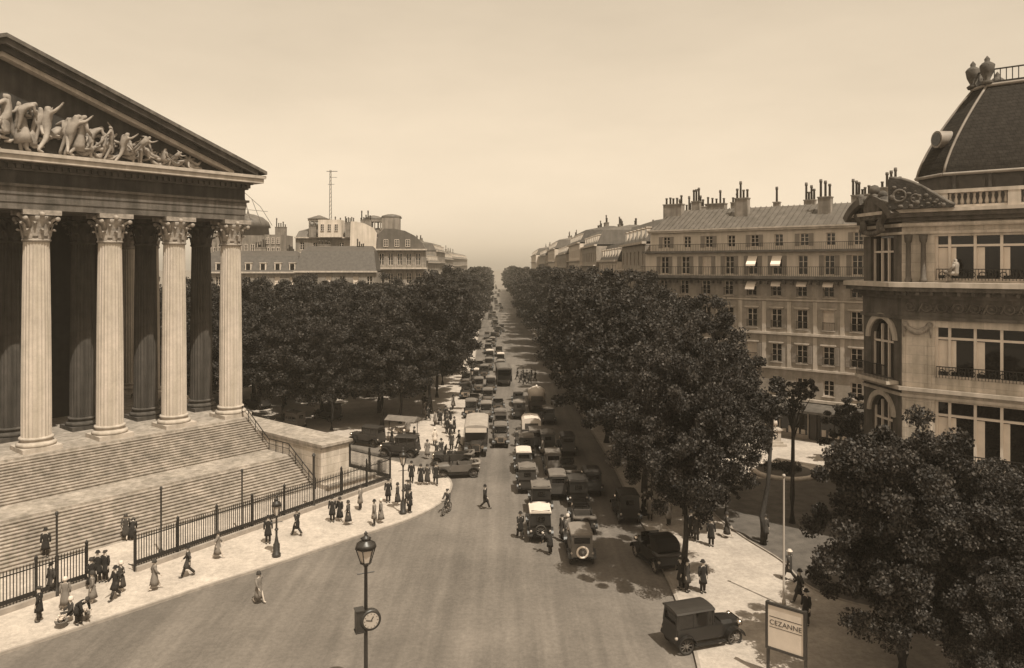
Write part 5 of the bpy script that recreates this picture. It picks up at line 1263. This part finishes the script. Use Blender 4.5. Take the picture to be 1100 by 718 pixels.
def lorry(at, rot, body, roof, label, L_=4.6, w=.95, h=2.6, group='motor vehicles on the boulevard', domed=False):
    t = thing('covered_van' if domed else 'canvas_lorry', label, 'van' if domed else 'lorry', at, rot, group)
    P_('chassis', ('lorry', L_), lambda b: b.box(-.45, .45, -L_/2, L_/2-.1, .5, .68), t, 'iron')
    P_('bonnet', ('lorry', L_), lambda b: bonnet(b, L_/2-1.2, L_/2-.1, .52, .42, .6, 1.35), t, body)
    P_('radiator', ('lorry', L_), lambda b: b.box(-.36, .36, L_/2-.1, L_/2-.02, .62, 1.22), t, 'chrome')
    P_('load_box', ('lorry', L_, w), lambda b: (b.box(-w, w, -L_/2, L_/2-2.0, .85, 1.45),), t, body)
    P_('cab', ('lorry', L_, w), lambda b: (b.box(-w*.85, w*.85, L_/2-1.95, L_/2-1.25, .68, 1.2), b.box(-w*.85, -w*.85+.06, L_/2-1.3, L_/2-1.24, 1.2, 2.1), b.box(w*.85-.06, w*.85, L_/2-1.3, L_/2-1.24, 1.2, 2.1), b.box(-w*.88, w*.88, L_/2-2.0, L_/2-1.0, 2.1, 2.16)), t, body)
    if domed: P_('canvas_top', ('lorryd', L_, w, h), lambda b: b.loft([(1.45, w, L_/2-1.05, -1.0), (2.1, w, L_/2-1.05, -1.0), (2.25, w*1.08, L_/2-1.0, -1.0), (2.7, w*.95, L_/2-1.1, -1.0), (3.0, w*.5, .6, -1.0), (3.12, .12, .12, -1.0), (3.25, .05, .05, -1.0)], 20), t, roof)
    else: P_('canvas_top', ('lorry', L_, w, h), lambda b: b.extr_y([(-w, 1.45), (w, 1.45), (w, h-.35), (w*.75, h-.1), (0, h), (-w*.75, h-.1), (-w, h-.35)], -L_/2, L_/2-2.0), t, roof)
    P_('tailboard', ('lorry', L_, w), lambda b: (b.box(-w*.9, w*.9, -L_/2-.05, -L_/2-.004, .95, 1.4), b.box(-w*.7, w*.7, -L_/2-.02, -L_/2-.003, 1.5, 2.05)), t, 'leather')
    add_wheels(t, w*.82, (L_/2-.75, -L_/2+.9), .45, .15)
    for s in (-1, 1): o = P_('headlight', ('std',), lambda b: None, t, 'chrome'); o.location = (s*.5, L_/2-.25, 1.0); o.rotation_euler = (-PI/2, 0, 0)
    return t
def bus(at, rot, body, roof, label, group='motor buses'):
    t = thing('motor_bus', label, 'bus', at, rot, group); L_ = 7.2; w = 1.08
    P_('chassis', ('bus',), lambda b: b.box(-.5, .5, -3.5, 3.4, .5, .72), t, 'iron')
    P_('bonnet', ('bus',), lambda b: bonnet(b, 2.3, 3.5, .56, .46, .6, 1.42), t, body)
    P_('radiator', ('bus',), lambda b: b.box(-.40, .40, 3.5, 3.58, .62, 1.32), t, 'chrome')
    P_('grille', ('bus',), lambda b: b.box(-.33, .33, 3.583, 3.6, .68, 1.22), t, 'rubber')
    def bd(b):
        b.box(-w, w, -2.2, 1.5, .85, 1.5); b.box(-w, w, -2.2, 1.5, 2.3, 2.6)
        for i in range(7):
            y = -2.2 + i*.605
            for x in (-w, w-.06): b.box(x, x+.06, y, y+.07, 1.5, 2.3)
        b.box(-w, w, 1.5, 1.56, .85, 2.6); b.box(-w, -w+.05, -3.4, -2.2, .85, 1.5); b.box(w-.05, w, -3.4, -2.2, .85, 1.5); b.box(-w, w, -3.4, -2.2, .78, .85)
        for x in (-w, w-.06): b.box(x, x+.06, -3.4, -3.34, 1.5, 2.6); b.box(x, x+.06, 2.3, 2.36, .9, 2.6)
        b.box(-w, w, 1.56, 2.3, .85, 1.15); b.box(-w, -.2, 2.25, 2.31, 1.15, 1.45)
    P_('body', ('bus',), bd, t, body)
    P_('side_window', ('bus',), lambda b: (b.box(-w+.02, -w+.03, -2.2, 1.5, 1.5, 2.3), b.box(w-.03, w-.02, -2.2, 1.5, 1.5, 2.3)), t, 'glass')
    P_('roof', ('bus',), lambda b: b.extr_y([(-w-.06, 2.6), (w+.06, 2.6), (w, 2.72), (w*.6, 2.84), (0, 2.88), (-w*.6, 2.84), (-w, 2.72)], -3.5, 2.5), t, roof)
    P_('route_board', ('bus',), lambda b: b.box(-w*.92, w*.92, 2.37, 2.5, 2.18, 2.6), t, 'white_paint')
    for x in (-.88, .88):
        for y in (2.75, -1.5): P_('mudguard', ('bus',), lambda b: fender(b, 0, 0, .58, .05, .95, .18), t, 'black_paint', (x, y, .1))
    add_wheels(t, .88, (2.75, -1.5), .5, .17, 'rubber', 'spoke')
    for s in (-1, 1): o = P_('headlight', ('std',), lambda b: None, t, 'chrome'); o.location = (s*.62, 3.35, 1.05); o.rotation_euler = (-PI/2, 0, 0)
    return t
RZ = R(1.3)      # the boulevard's own bearing
def rear(pxx, pyy, L_=4.0): g_ = G(pxx, pyy); return (g_.x - (.0225*L_/2), g_.y + L_/2, .006)
def front(pxx, pyy, L_=4.0): return rear(pxx, pyy, L_)
# --- right-hand queue, seen from behind
car('saloon', rear(626, 611), RZ, 'mid_paint', 'pale_paint', 'closed car with white-tyred spare wheel, last of the outer queue', spare='pale_rubber')
car('taxi', rear(581, 586), RZ, 'black_paint', 'white_paint', 'black taxi with white roof and spare wheel beside a bending man', spare='rubber')
car('taxi', rear(582, 556), RZ, 'black_paint', 'canvas', 'tall black cab with pale roof edge directly ahead of the white-roofed taxi')
car('tourer', rear(629, 578), RZ, 'dark_paint', 'canvas', 'open dark car with round spare wheel, ahead of the pale closed car', spare='rubber')
car('taxi', rear(567, 533), RZ, 'dark_paint', 'canvas', 'grey-roofed cab standing ahead of the tall black cab')
car('saloon', rear(563, 511), RZ, 'dark_paint', 'white_paint', 'small dark car with bright white roof in the inner queue')
car('taxi', rear(566, 494), RZ, 'black_paint', 'canvas', 'black cab between the white-roofed small car and the white canvas lorry')
car('saloon', rear(600, 540), RZ, 'dark_paint', 'canvas', 'closed car with tan roof in the second lane beside the tall black cab')
car('saloon', rear(595, 513), RZ, 'mid_paint', 'canvas', 'light grey closed car in the second lane beside the small white-roofed car')
car('taxi', rear(589, 490), RZ, 'dark_paint', 'mid_paint', 'grey-roofed cab in the second lane behind the white canvas lorry')
car('tourer', rear(613, 524), RZ, 'dark_paint', 'canvas', 'open car in the shaded third lane')
car('taxi', rear(622, 548), RZ, 'black_paint', 'dark_paint', 'dark cab in tree shade ahead of the open car with the spare wheel')
car('saloon', rear(611, 492), RZ, 'dark_paint', 'dark_paint', 'dark closed car under the kerbside trees in the third lane')
car('saloon', rear(638, 536), RZ, 'black_paint', 'dark_paint', 'black closed car deepest under the kerbside trees')
lorry(rear(571, 477, 4.6), RZ, 'dark_paint', 'white_paint', 'lorry with tall white canvas cover in the inner queue')
car('saloon', rear(576, 470 + 15), RZ, 'black_paint', 'canvas', 'low black car right behind the white canvas lorry')
lorry(rear(577, 444, 4.6), RZ, 'dark_paint', 'white_paint', 'van with white domed canvas top standing under the trees', domed=True, w=1.05)
car('taxi', rear(558, 452), RZ, 'dark_paint', 'pale_paint', 'cab with pale roof left of the domed van')
car('saloon', rear(590, 458), RZ, 'black_paint', 'canvas', 'dark car under the trees right of the domed van')
car('saloon', rear(557, 438), RZ, 'dark_paint', 'canvas', 'dark car ahead of the pale-roofed cab beside the domed van')
bus(rear(541, 416, 7), RZ + .05, 'dark_paint', 'mid_paint', 'long grey bus crossing the stream of cars in the middle distance')
# --- oncoming stream, seen from the front
bus(front(511, 493, 7.2), PI + RZ, 'dark_paint', 'pale_roof', 'oncoming bus with broad pale roof, nearest vehicle of the left stream')
car('saloon', front(538, 483), PI + RZ, 'mid_paint', 'canvas', 'oncoming grey car beside the nearest pale-roofed bus')
lo = []
left = [(538, 467, 'taxi', 'mid_paint', 'canvas', 'cab following the grey car beside the nearest bus'), (505, 452, 'saloon', 'dark_paint', 'canvas', 'dark car behind the nearest bus at the left kerb'), (522, 455, 'saloon', 'mid_paint', 'pale_paint', 'grey car with pale roof directly behind the nearest bus'),
        (509, 440, 'tourer', 'mid_paint', 'pale_paint', 'open car with bright folded hood at the left kerb'), (524, 438, 'saloon', 'mid_paint', 'canvas', 'grey closed car between two streams, abreast of the bright-hooded open car'), (535, 446, 'tourer', 'dark_paint', 'canvas', 'dark open car beside the pale-roofed grey car'),
        (500, 431, 'taxi', 'dark_paint', 'mid_paint', 'dark cab by the distant lamp at the left kerb'), (514, 424, 'saloon', 'mid_paint', 'canvas', 'grey car ahead of the distant lamp'), (527, 424, 'taxi', 'dark_paint', 'pale_paint', 'cab with light roof beside the long crossing bus'),
        (509, 414, 'taxi', 'dark_paint', 'white_paint', 'cab with bright white roof by the left trees'), (520, 408, 'saloon', 'dark_paint', 'canvas', 'dark car beyond the white-roofed cab by the left trees'), (500, 417, 'saloon', 'mid_paint', 'mid_paint', 'grey car half under the left trees'),
        (538, 403, 'taxi', 'dark_paint', 'pale_paint', 'pale-roofed cab alone in the middle beyond the crossing bus'), (525, 399, 'saloon', 'mid_paint', 'canvas', 'grey distant car left of the lone pale-roofed cab'), (515, 400, 'tourer', 'dark_paint', 'canvas', 'dark distant open car close to the left trees'),
        (538, 393, 'saloon', 'dark_paint', 'white_paint', 'distant car with white roof in mid-road'), (526, 390, 'taxi', 'dark_paint', 'white_paint', 'distant white-roofed cab left of mid-road'), (536, 384, 'saloon', 'dark_paint', 'mid_paint', 'distant dark car ahead of the white-roofed one'), (524, 381, 'saloon', 'dark_paint', 'canvas', 'distant dark car near the left tree line')]
for (a, c, kd, bm_, rf_, lb) in left: car(kd, front(a, c), PI + RZ, bm_, rf_, lb)
q = random.Random(4)
for i in range(26):
    c = 376 - i*2.7; k_ = (c-285)/115; a = 532 + q.uniform(-9, 12)*k_ + (2 if i % 2 else -5*k_)
    rt = i % 2 == 0
    car(['taxi', 'saloon', 'tourer'][i % 3], rear(a, c), RZ if rt else PI + RZ, ['dark_paint', 'mid_paint', 'black_paint'][i % 3], ['canvas', 'pale_paint', 'mid_paint', 'dark_paint'][i % 4], 'tiny distant motor car in the far stretch of the boulevard', 'tiny distant cars far down the boulevard')
# others
car('tourer', tuple(G(492, 512))[:2] + (.006,), R(100), 'mid_paint', 'pale_paint', 'light open car turning out beside the rounded sidewalk corner')
car('tourer', tuple(G(487, 500))[:2] + (.006,), R(84), 'dark_paint', 'canvas', 'dark open car waiting behind the light turning one')
def gxy(a, c, z=0.006): g_ = G(a, c); return (g_.x, g_.y, z)
car('tourer', gxy(704, 606), RZ + R(14), 'black_paint', 'dark_paint', 'black carriage-like open car with raised hood parked at the right kerb under the trees', 'vehicles parked by the square', rm='pale_roof', hood=True)
car('saloon', gxy(754, 692), R(-72), 'black_paint', 'dark_paint', 'dark closed car with broad roof at the bottom kerb, below three men', 'vehicles parked by the square')
car('taxi', gxy(672, 556), RZ, 'black_paint', 'dark_paint', 'dark cab in deep shade further along the right kerb', 'vehicles parked by the square')
for (a, c, kd, r_, bd, rf_, lb) in [(311, 462, 'taxi', 60, 'mid_paint', 'canvas', 'cab with dusty tan roof parked behind the stair side block'), (352, 452, 'taxi', 50, 'dark_paint', 'dark_paint', 'dark cab parked under the grove behind the side block'), (430, 490, 'saloon', 80, 'black_paint', 'dark_paint', 'black car on the side street between the two sidewalks'),
        (395, 478, 'saloon', 62, 'dark_paint', 'dark_paint', 'dark car in the side street before the grove'), (275, 440, 'saloon', 60, 'dark_paint', 'canvas', 'dark car parked under trees right of the corner column'), (330, 432, 'saloon', 55, 'dark_paint', 'pale_paint', 'small pale-roofed car deep under the grove')]:
    car(kd, gxy(a, c), R(r_), bd, rf_, lb, 'vehicles beside the church')

# ---------------------------------------------------------------- people in the picture
def step_pt(pxx, pyy):
    """point on the flights of steps seen at a pixel"""
    cx, cy = -25.2, 66.7
    for i in range(0, 600):
        z = HF - i*HF/600; g_ = G(pxx, pyy, z); t_ = (g_.x-cx)*.776 - (g_.y-cy)*.63
        if stz(t_) >= z: 
            n = 15; 
            if t_ < 5.4: k_ = math.floor((t_-1.85)/(3.55/15)); zz = HF - (k_+1)*.15
            elif t_ < 8.4: zz = 2.25
            else: k_ = math.floor((t_-8.4)/.24); zz = 2.25 - (k_+1)*.15
            return Vector((g_.x, g_.y, max(0, zz)))
    return G(pxx, pyy, 0)
bow, boat, clo, cap_ = ('bowler', 'cloth_black'), ('boater', 'cloth_pale'), ('cloche', 'cloth_dark'), ('cap', 'cloth_dark')
clol = ('cloche', 'cloth_pale')
SW = .14
ppl = [  # px, py, z or 'step', pose, heading, kind, colour, hat, label
 (49, 597, 'step', 'stand', 200, 'coat', 'cloth_black', bow, 'man in dark coat alone on the lowest steps, behind the short railing'),
 (135, 579, 'step', 'walk', 20, 'dress', 'cloth_dark', clo, 'woman in dark dress climbing the lower steps above the gate gap'),
 (142, 581, 'step', 'bend', 20, 'dress', 'cloth_black', clo, 'stooping woman beside the one climbing the lower steps'),
 (105, 626, .14, 'stand', 200, 'coat', 'cloth_black', bow, 'man in black coat in the gate gap, left one of a close pair'),
 (113, 625, .14, 'stand', 170, 'coat', 'cloth_black', cap_, 'man in black coat in the gate gap, right one of a close pair'),
 (124, 644, .14, 'walk', 150, 'coat', 'cloth_black', bow, 'broad man in black coat striding out of the gate gap'),
 (130, 636, .14, 'carry', 150, 'dress', 'cloth_dark', clol, 'woman with pale hat just behind the broad striding man'),
 (99, 648, .14, 'stand', 120, 'dress', 'cloth_mid', clo, 'woman in grey dress standing before the gate gap'),
 (98, 632, .14, 'stand', 240, 'dress', 'cloth_black', clo, 'woman in black leaning by the end post of the short railing'),
 (76, 668, .14, 'sit', 140, 'dress', 'cloth_dark', clol, 'flower seller seated low at the kerb with pale headscarf'),
 (70, 655, .14, 'stand', 200, 'dress', 'cloth_mid', clol, 'woman bending towards the seated flower seller'),
 (55, 640, .14, 'stand', 160, 'coat', 'cloth_dark', cap_, 'man in dark coat in front of the short railing'),
 (42, 668, .14, 'stand', 100, 'coat', 'cloth_black', cap_, 'dark figure of a man beyond the seated flower seller'),
 (84, 671, .14, 'bend', 250, 'coat', 'cloth_black', cap_, 'man stooping over baskets at the kerb'),
 (166, 634, .14, 'walk', 300, 'dress', 'cloth_mid', clo, 'woman in grey walking close to the long railing near the gate'),
 (202, 620, .14, 'walk', 110, 'coat', 'cloth_dark', bow, 'tall man in hat and coat walking along the railing with a parcel'),
 (234, 600, .14, 'walk_b', 290, 'dress', 'cloth_mid', clo, 'woman in light grey walking beside the long railing'),
 (288, 584, .14, 'stand', 200, 'coat', 'cloth_black', bow, 'man in black standing just left of the middle lamp'),
 (319, 576, .14, 'walk', 60, 'coat', 'cloth_black', bow, 'man in black striding just right of the middle lamp'),
 (278, 648, .004, 'walk', 240, 'dress', 'cloth_mid', clo, 'woman in grey crossing the open road alone near the sidewalk'),
 (357, 561, .14, 'stand', 180, 'coat', 'cloth_black', bow, 'man in black against the railing, left of a strolling couple'),
 (365, 560, .14, 'stand', 160, 'dress', 'cloth_black', clo, 'woman in black against the railing next to a man in black'),
 (374, 564, .14, 'walk', 80, 'dress', 'cloth_dark', clo, 'woman in dark dress hurrying past the railing corner'),
 (387, 548, .14, 'stand', 80, 'coat', 'cloth_mid', cap_, 'man in grey by the railing near its corner'),
 (402, 565, .14, 'stand', 100, 'coat', 'cloth_mid', bow, 'left one of two people strolling together near the kerb'),
 (409, 562, .14, 'stand', 100, 'dress', 'cloth_mid', clol, 'right one of two people strolling together, with pale hat'),
 (417, 540, .14, 'stand', 190, 'coat', 'cloth_black', bow, 'man in black just left of the corner lamp'),
 (427, 543, .14, 'stand', 90, 'dress', 'cloth_dark', clo, 'woman leaning in at the foot of the corner lamp'),
 (440, 551, .14, 'stand', 240, 'coat', 'cloth_black', bow, 'man in black just right of the corner lamp, nearest the kerb'),
 (438, 541, .14, 'walk', 200, 'coat', 'cloth_dark', cap_, 'man walking up behind the corner lamp'),
 (442, 519, .14, 'stand', 180, 'coat', 'cloth_black', bow, 'stout man at the left end of a row at the far sidewalk edge'),
 (452, 521, .14, 'stand', 180, 'dress', 'cloth_black', clo, 'woman in wide black dress second in the row at the sidewalk edge'),
 (459, 521, .14, 'stand', 170, 'dress', 'cloth_dark', clo, 'woman third in the row at the sidewalk edge'),
 (468, 521, .14, 'walk', 190, 'coat', 'cloth_black', bow, 'tall man at the right end of the row at the sidewalk edge'),
 (459, 492, .14, 'stand', 180, 'dress', 'cloth_mid', clo, 'woman at the front kerb of the far sidewalk, left of the crowd'),
 (467, 479, .14, 'stand', 200, 'coat', 'cloth_pale', boat, 'man in pale coat and straw hat on the far sidewalk'),
 (474, 492, .14, 'walk', 210, 'coat', 'cloth_dark', bow, 'man in dark coat stepping off the far sidewalk kerb'),
 (469, 495, .004, 'walk_b', 150, 'coat', 'cloth_dark', cap_, 'man crossing the side street between the two sidewalks'),
 (484, 470, .14, 'stand', 150, 'dress', 'cloth_black', clol, 'woman with white hat in the dark knot by the kerb trees'),
 (480, 466, .14, 'stand', 220, 'coat', 'cloth_black', bow, 'man with his back to us in the dark knot by the kerb trees'),
 (488, 466, .14, 'stand', 250, 'coat', 'cloth_black', bow, 'man on the street side of the dark knot by the kerb'),
 (493, 482, .14, 'walk', 100, 'coat', 'cloth_dark', bow, 'man waiting at the kerb close to the nearest bus'),
 (485, 484, .14, 'stand', 170, 'coat', 'cloth_dark', cap_, 'man standing behind the dark open car at the kerb'),
 (473, 457, .14, 'walk', 20, 'coat', 'cloth_black', bow, 'man walking away between the trees of the far sidewalk'),
 (445, 478, .14, 'stand', 120, 'coat', 'cloth_black', bow, 'man beside the flower stall on the far sidewalk'),
 (434, 480, .14, 'stand', 60, 'dress', 'cloth_dark', clol, 'woman with pale hat browsing at the flower stall'),
 (421, 478, .14, 'stand', 300, 'dress', 'cloth_black', clo, 'woman in black at the left end of the flower stall'),
 (438, 468, .14, 'stand', 200, 'coat', 'cloth_mid', boat, 'vendor in straw hat behind the flower stall'),
 (521, 547, .004, 'walk', 250, 'coat', 'cloth_black', bow, 'man in black striding alone across the middle of the road'),
 (559, 579, .004, 'walk', 20, 'coat', 'cloth_black', bow, 'man in black walking left of the white-roofed taxi'),
 (604, 582, .004, 'stand', 120, 'coat', 'cloth_dark', cap_, 'left one of two people talking between the two queues of cars'),
 (610, 580, .004, 'stand', 230, 'dress', 'cloth_mid', clol, 'woman in grey with pale hat talking between the two queues'),
 (591, 596, .004, 'bend', 60, 'coat', 'cloth_black', bow, 'man bending at the rear wheel of the white-roofed taxi'),
 (555, 480, .004, 'walk', 190, 'coat', 'cloth_dark', bow, 'man walking between the streams near the white canvas lorry'),
 (583, 492, .004, 'stand', 60, 'coat', 'cloth_mid', cap_, 'man standing between the queued cars near the lorry'),
 (742, 578, .14, 'stand', 200, 'coat', 'cloth_black', bow, 'left man of a trio standing under the tree by the sandy path'),
 (748, 582, .14, 'stand', 140, 'coat', 'cloth_dark', bow, 'middle man of a trio standing under the tree by the sandy path'),
 (764, 587, .14, 'stand', 170, 'coat', 'cloth_black', bow, 'man standing apart on the sandy path, right of the trio'),
 (781, 578, .14, 'walk', 250, 'dress', 'cloth_dark', clo, 'woman in dark dress walking up the sandy path by the lawn point'),
 (755, 637, .14, 'stand', 200, 'coat', 'cloth_black', bow, 'man in round hat right of the kerb tree trunk, above the dark car'),
 (738, 636, .14, 'stand', 230, 'coat', 'cloth_dark', bow, 'man in dark coat at the kerb left of the tree trunk'),
 (731, 633, .14, 'stand', 100, 'coat', 'cloth_black', cap_, 'man nearest the kerb stone left of the tree trunk'),
 (848, 624, .14, 'walk', 40, 'coat', 'cloth_dark', boat, 'man in straw hat walking past the slim white pole'),
 (859, 648, .14, 'walk', 80, 'coat', 'cloth_black', bow, 'man in black behind the notice board'),
 (866, 672, .14, 'stand', 120, 'coat', 'cloth_black', bow, 'man in black right beside the notice board posts'),
 (822, 582, .2, 'stand', 200, 'coat', 'cloth_dark', cap_, 'man leaning near the thin leaning tree on the lawn'),
]
for (a, c, z, pose, hd, kd, colr, ht, lb) in ppl:
    at = step_pt(a, c) if z == 'step' else G(a, c, z if z != .2 else .2)
    person(at, pose, hd, kd, colr, ht, lb, 'people on foot', height=1.74 if kd != 'dress' else 1.64)
q = random.Random(9)
for i, (a, c) in enumerate([(556, 408), (560, 411.5), (562, 407), (566, 410), (569, 412), (571, 407.5), (564, 413.5), (575, 410)]):
    person(G(a, c, .004), ['walk', 'walk_b', 'stand'][i % 3], 90 + q.uniform(-20, 20), 'coat', 'cloth_black', bow, 'dark pedestrian in the small group crossing the road far beyond the domed van', 'group crossing the road in the distance')
for i in range(16):
    a, c = q.uniform(455, 498), q.uniform(436, 463)
    g_ = G(a, c, .14)
    if g_.x > -6.3: continue
    person(g_, ['walk', 'walk_b', 'stand'][i % 3], q.uniform(0, 360), ['coat', 'dress'][i % 2], ['cloth_black', 'cloth_dark', 'cloth_mid'][i % 3], [bow, clo][i % 2], 'distant pedestrian among the trees of the far left sidewalk', 'strollers under the left boulevard trees')
for i in range(9):
    a, c = q.uniform(690, 738), q.uniform(540, 572)
    person(G(a, c, .14), ['walk', 'walk_b', 'stand'][i % 3], q.uniform(0, 360), ['coat', 'dress'][i % 2], ['cloth_black', 'cloth_dark', 'cloth_mid'][i % 3], [bow, clo][i % 2], 'shaded pedestrian beneath the right-hand kerb trees', 'pedestrians in the shade of the right trees')
# cyclist
g_ = G(480, 552, 0)
t = thing('bicycle', 'black bicycle ridden by a man just off the rounded sidewalk corner', 'bicycle', (g_.x, g_.y, .004), R(160))
for y in (-.52, .52): o = put('wheel', wheel_mesh(.34, .045, 'rubber'), t, (0, y, .34)); put('rim', rim_mesh(.34, 'spoke'), o)
b = MB()
for p0, p1 in (((0, -.52, .34), (0, -.1, .3)), ((0, -.1, .3), (0, -.22, .85)), ((0, -.52, .34), (0, -.2, .78)), ((0, -.2, .78), (0, .35, .82)), ((0, -.1, .3), (0, .38, .72)), ((0, .52, .34), (0, .34, .95))): b.tube(p0, p1, .022, n=6)
b.build('frame', 'iron', t)
b = MB(); b.tube((-.25, .42, 1.0), (.25, .42, 1.0), .018, n=6); b.tube((0, .34, .93), (0, .42, 1.0), .018, n=6); b.build('handlebar', 'iron', t)
b = MB(); b.box(-.08, .08, -.36, -.1, .86, .92); b.build('saddle', 'leather', t)
c_, s_ = math.cos(R(160)), math.sin(R(160)); oy = -.2
person((g_.x - s_*oy, g_.y + c_*oy, .04), 'ride', 160, 'jacket', 'cloth_dark', cap_, 'man riding the black bicycle off the sidewalk corner', 'people on foot')
# flower stall on the far sidewalk and baskets by the seated seller
g_ = G(433, 474, .14)
t = thing('flower_stall', 'small trestle flower stall heaped with pale blooms on the far sidewalk', 'stall', g_, R(-20))
b = MB(); b.box(-1.6, 1.6, -.5, .5, .78, .84); b.build('table_top', 'mid_paint', t)
for x in (-1.5, 1.5):
    for y in (-.4, .4): b = MB(); b.box(x-.03, x+.03, y-.03, y+.03, 0, .78); b.build('leg', 'leather', t)
me, _c = crown_mesh(401, 1.0, .28, 60, 40, .13, M['flower']); o = put('flowers', me, t, (-.6, 0, 1.05)); 
b = MB(); b.frustum(-1.7, 1.7, -.9, .9, 2.2, -1.7, 1.7, -.1, .1, 2.55); b.build('canopy', 'canvas', t)
for x in (-1.6, 1.6): b = MB(); b.box(x-.03, x+.03, -.03, .03, .84, 2.3); b.build('canopy_post', 'leather', t)
for (a, c, lb) in [(66, 674, 'flower basket at the kerb left of the seated seller'), (90, 666, 'flower basket at the kerb right of the seated seller'), (417, 484, 'low basket of flowers before the stall, left one'), (428, 483, 'low basket of flowers before the stall, right one')]:
    g_ = G(a, c, .14); t = thing('flower_basket', lb, 'basket', g_)
    b = MB(); b.lathe([(.2, 0), (.3, .3), (.32, .34), (.27, .34), (.18, .04)], 14); b.build('basket', 'spoke', t)
    me = cached('fl', lambda: crown_mesh(402, .28, .18, 20, 30, .09, M['flower'])[0]); put('flowers', me, t, (0, 0, .45))

# ---------------------------------------------------------------- air
b = MB(); b.box(-260, 260, -14, 900, -1.0, 44)
hz = b.build('haze', 'white'); hz.data.materials.clear(); tag(hz, kind='stuff')
hm = bpy.data.materials.new('air'); hm.use_nodes = True; nt = hm.node_tree
for n_ in list(nt.nodes):
    if n_.type == 'BSDF_PRINCIPLED': nt.nodes.remove(n_)
pv = nt.nodes.new('ShaderNodeVolumePrincipled'); pv.inputs['Color'].default_value = (1.0, .92, .78, 1); pv.inputs['Density'].default_value = HAZE
pv.inputs['Anisotropy'].default_value = 0
nt.links.new(pv.outputs[0], nt.nodes['Material Output'].inputs['Volume']); hz.data.materials.append(hm)

# ---------------------------------------------------------------- light, sky, camera
EL, AZ = 62.0, 147.0      # azimuth clockwise from +Y
sd = Vector((math.sin(R(AZ))*math.cos(R(EL)), math.cos(R(AZ))*math.cos(R(EL)), math.sin(R(EL))))
su = bpy.data.lights.new('sun', 'SUN'); su.energy = SUN; su.angle = R(.5); su.color = (1, .92, .78)
so = bpy.data.objects.new('sun', su); COL.objects.link(so); so.rotation_euler = (-sd).to_track_quat('-Z', 'Y').to_euler(); so.location = (60, 0, 80)
w = bpy.data.worlds.new('World'); scene.world = w; w.use_nodes = True; nt = w.node_tree; bg = nt.nodes['Background']
sk = nt.nodes.new('ShaderNodeTexSky'); sk.sky_type = 'NISHITA'; sk.sun_disc = False; sk.sun_elevation = R(EL); sk.sun_rotation = R(AZ); sk.air_density = 1.0; sk.dust_density = 2.5
bw = nt.nodes.new('ShaderNodeRGBToBW'); nt.links.new(sk.outputs[0], bw.inputs[0])
pw_ = nt.nodes.new('ShaderNodeMath'); pw_.operation = 'POWER'; pw_.inputs[1].default_value = .55; nt.links.new(bw.outputs[0], pw_.inputs[0])
tc_ = nt.nodes.new('ShaderNodeTexCoord'); mp_ = nt.nodes.new('ShaderNodeMapping'); mp_.inputs['Scale'].default_value = (1, 1, 3.5); nt.links.new(tc_.outputs['Generated'], mp_.inputs['Vector'])
cn = nt.nodes.new('ShaderNodeTexNoise'); cn.inputs['Scale'].default_value = 2.2; cn.inputs['Detail'].default_value = 9; cn.inputs['Roughness'].default_value = .6; nt.links.new(mp_.outputs[0], cn.inputs['Vector'])
mr = nt.nodes.new('ShaderNodeMapRange'); mr.inputs['From Min'].default_value = .3; mr.inputs['From Max'].default_value = .7; mr.inputs['To Min'].default_value = .93*SKYG; mr.inputs['To Max'].default_value = 1.07*SKYG; nt.links.new(cn.outputs['Fac'], mr.inputs['Value'])
ml = nt.nodes.new('ShaderNodeMath'); ml.operation = 'MULTIPLY'; nt.links.new(pw_.outputs[0], ml.inputs[0]); nt.links.new(mr.outputs[0], ml.inputs[1]); bw = ml
mx = nt.nodes.new('ShaderNodeMix'); mx.data_type = 'RGBA'; mx.blend_type = 'MULTIPLY'; mx.inputs[0].default_value = 1
nt.links.new(bw.outputs[0], mx.inputs[6]); mx.inputs[7].default_value = (1.21, 1.0, .74, 1)
nt.links.new(mx.outputs[2], bg.inputs['Color']); bg.inputs['Strength'].default_value = SKY
cam = bpy.data.cameras.new('camera'); co = bpy.data.objects.new('camera', cam); COL.objects.link(co); scene.camera = co
co.location = (0, 0, CAMH); co.rotation_euler = (R(90), 0, 0); cam.sensor_width = 36; cam.lens = 36*800/1100; cam.shift_x = 0; cam.shift_y = -(359-285)/1100
cam.clip_start = .5; cam.clip_end = 4000
scene.view_settings.view_transform = 'Standard'; scene.view_settings.look = 'None'; scene.view_settings.gamma = 1; scene.view_settings.exposure = EXPO
scene.cycles.volume_bounces = 1; scene.cycles.max_bounces = 6; scene.cycles.diffuse_bounces = 3; scene.cycles.transparent_max_bounces = 8
scene.cycles.use_denoising = True
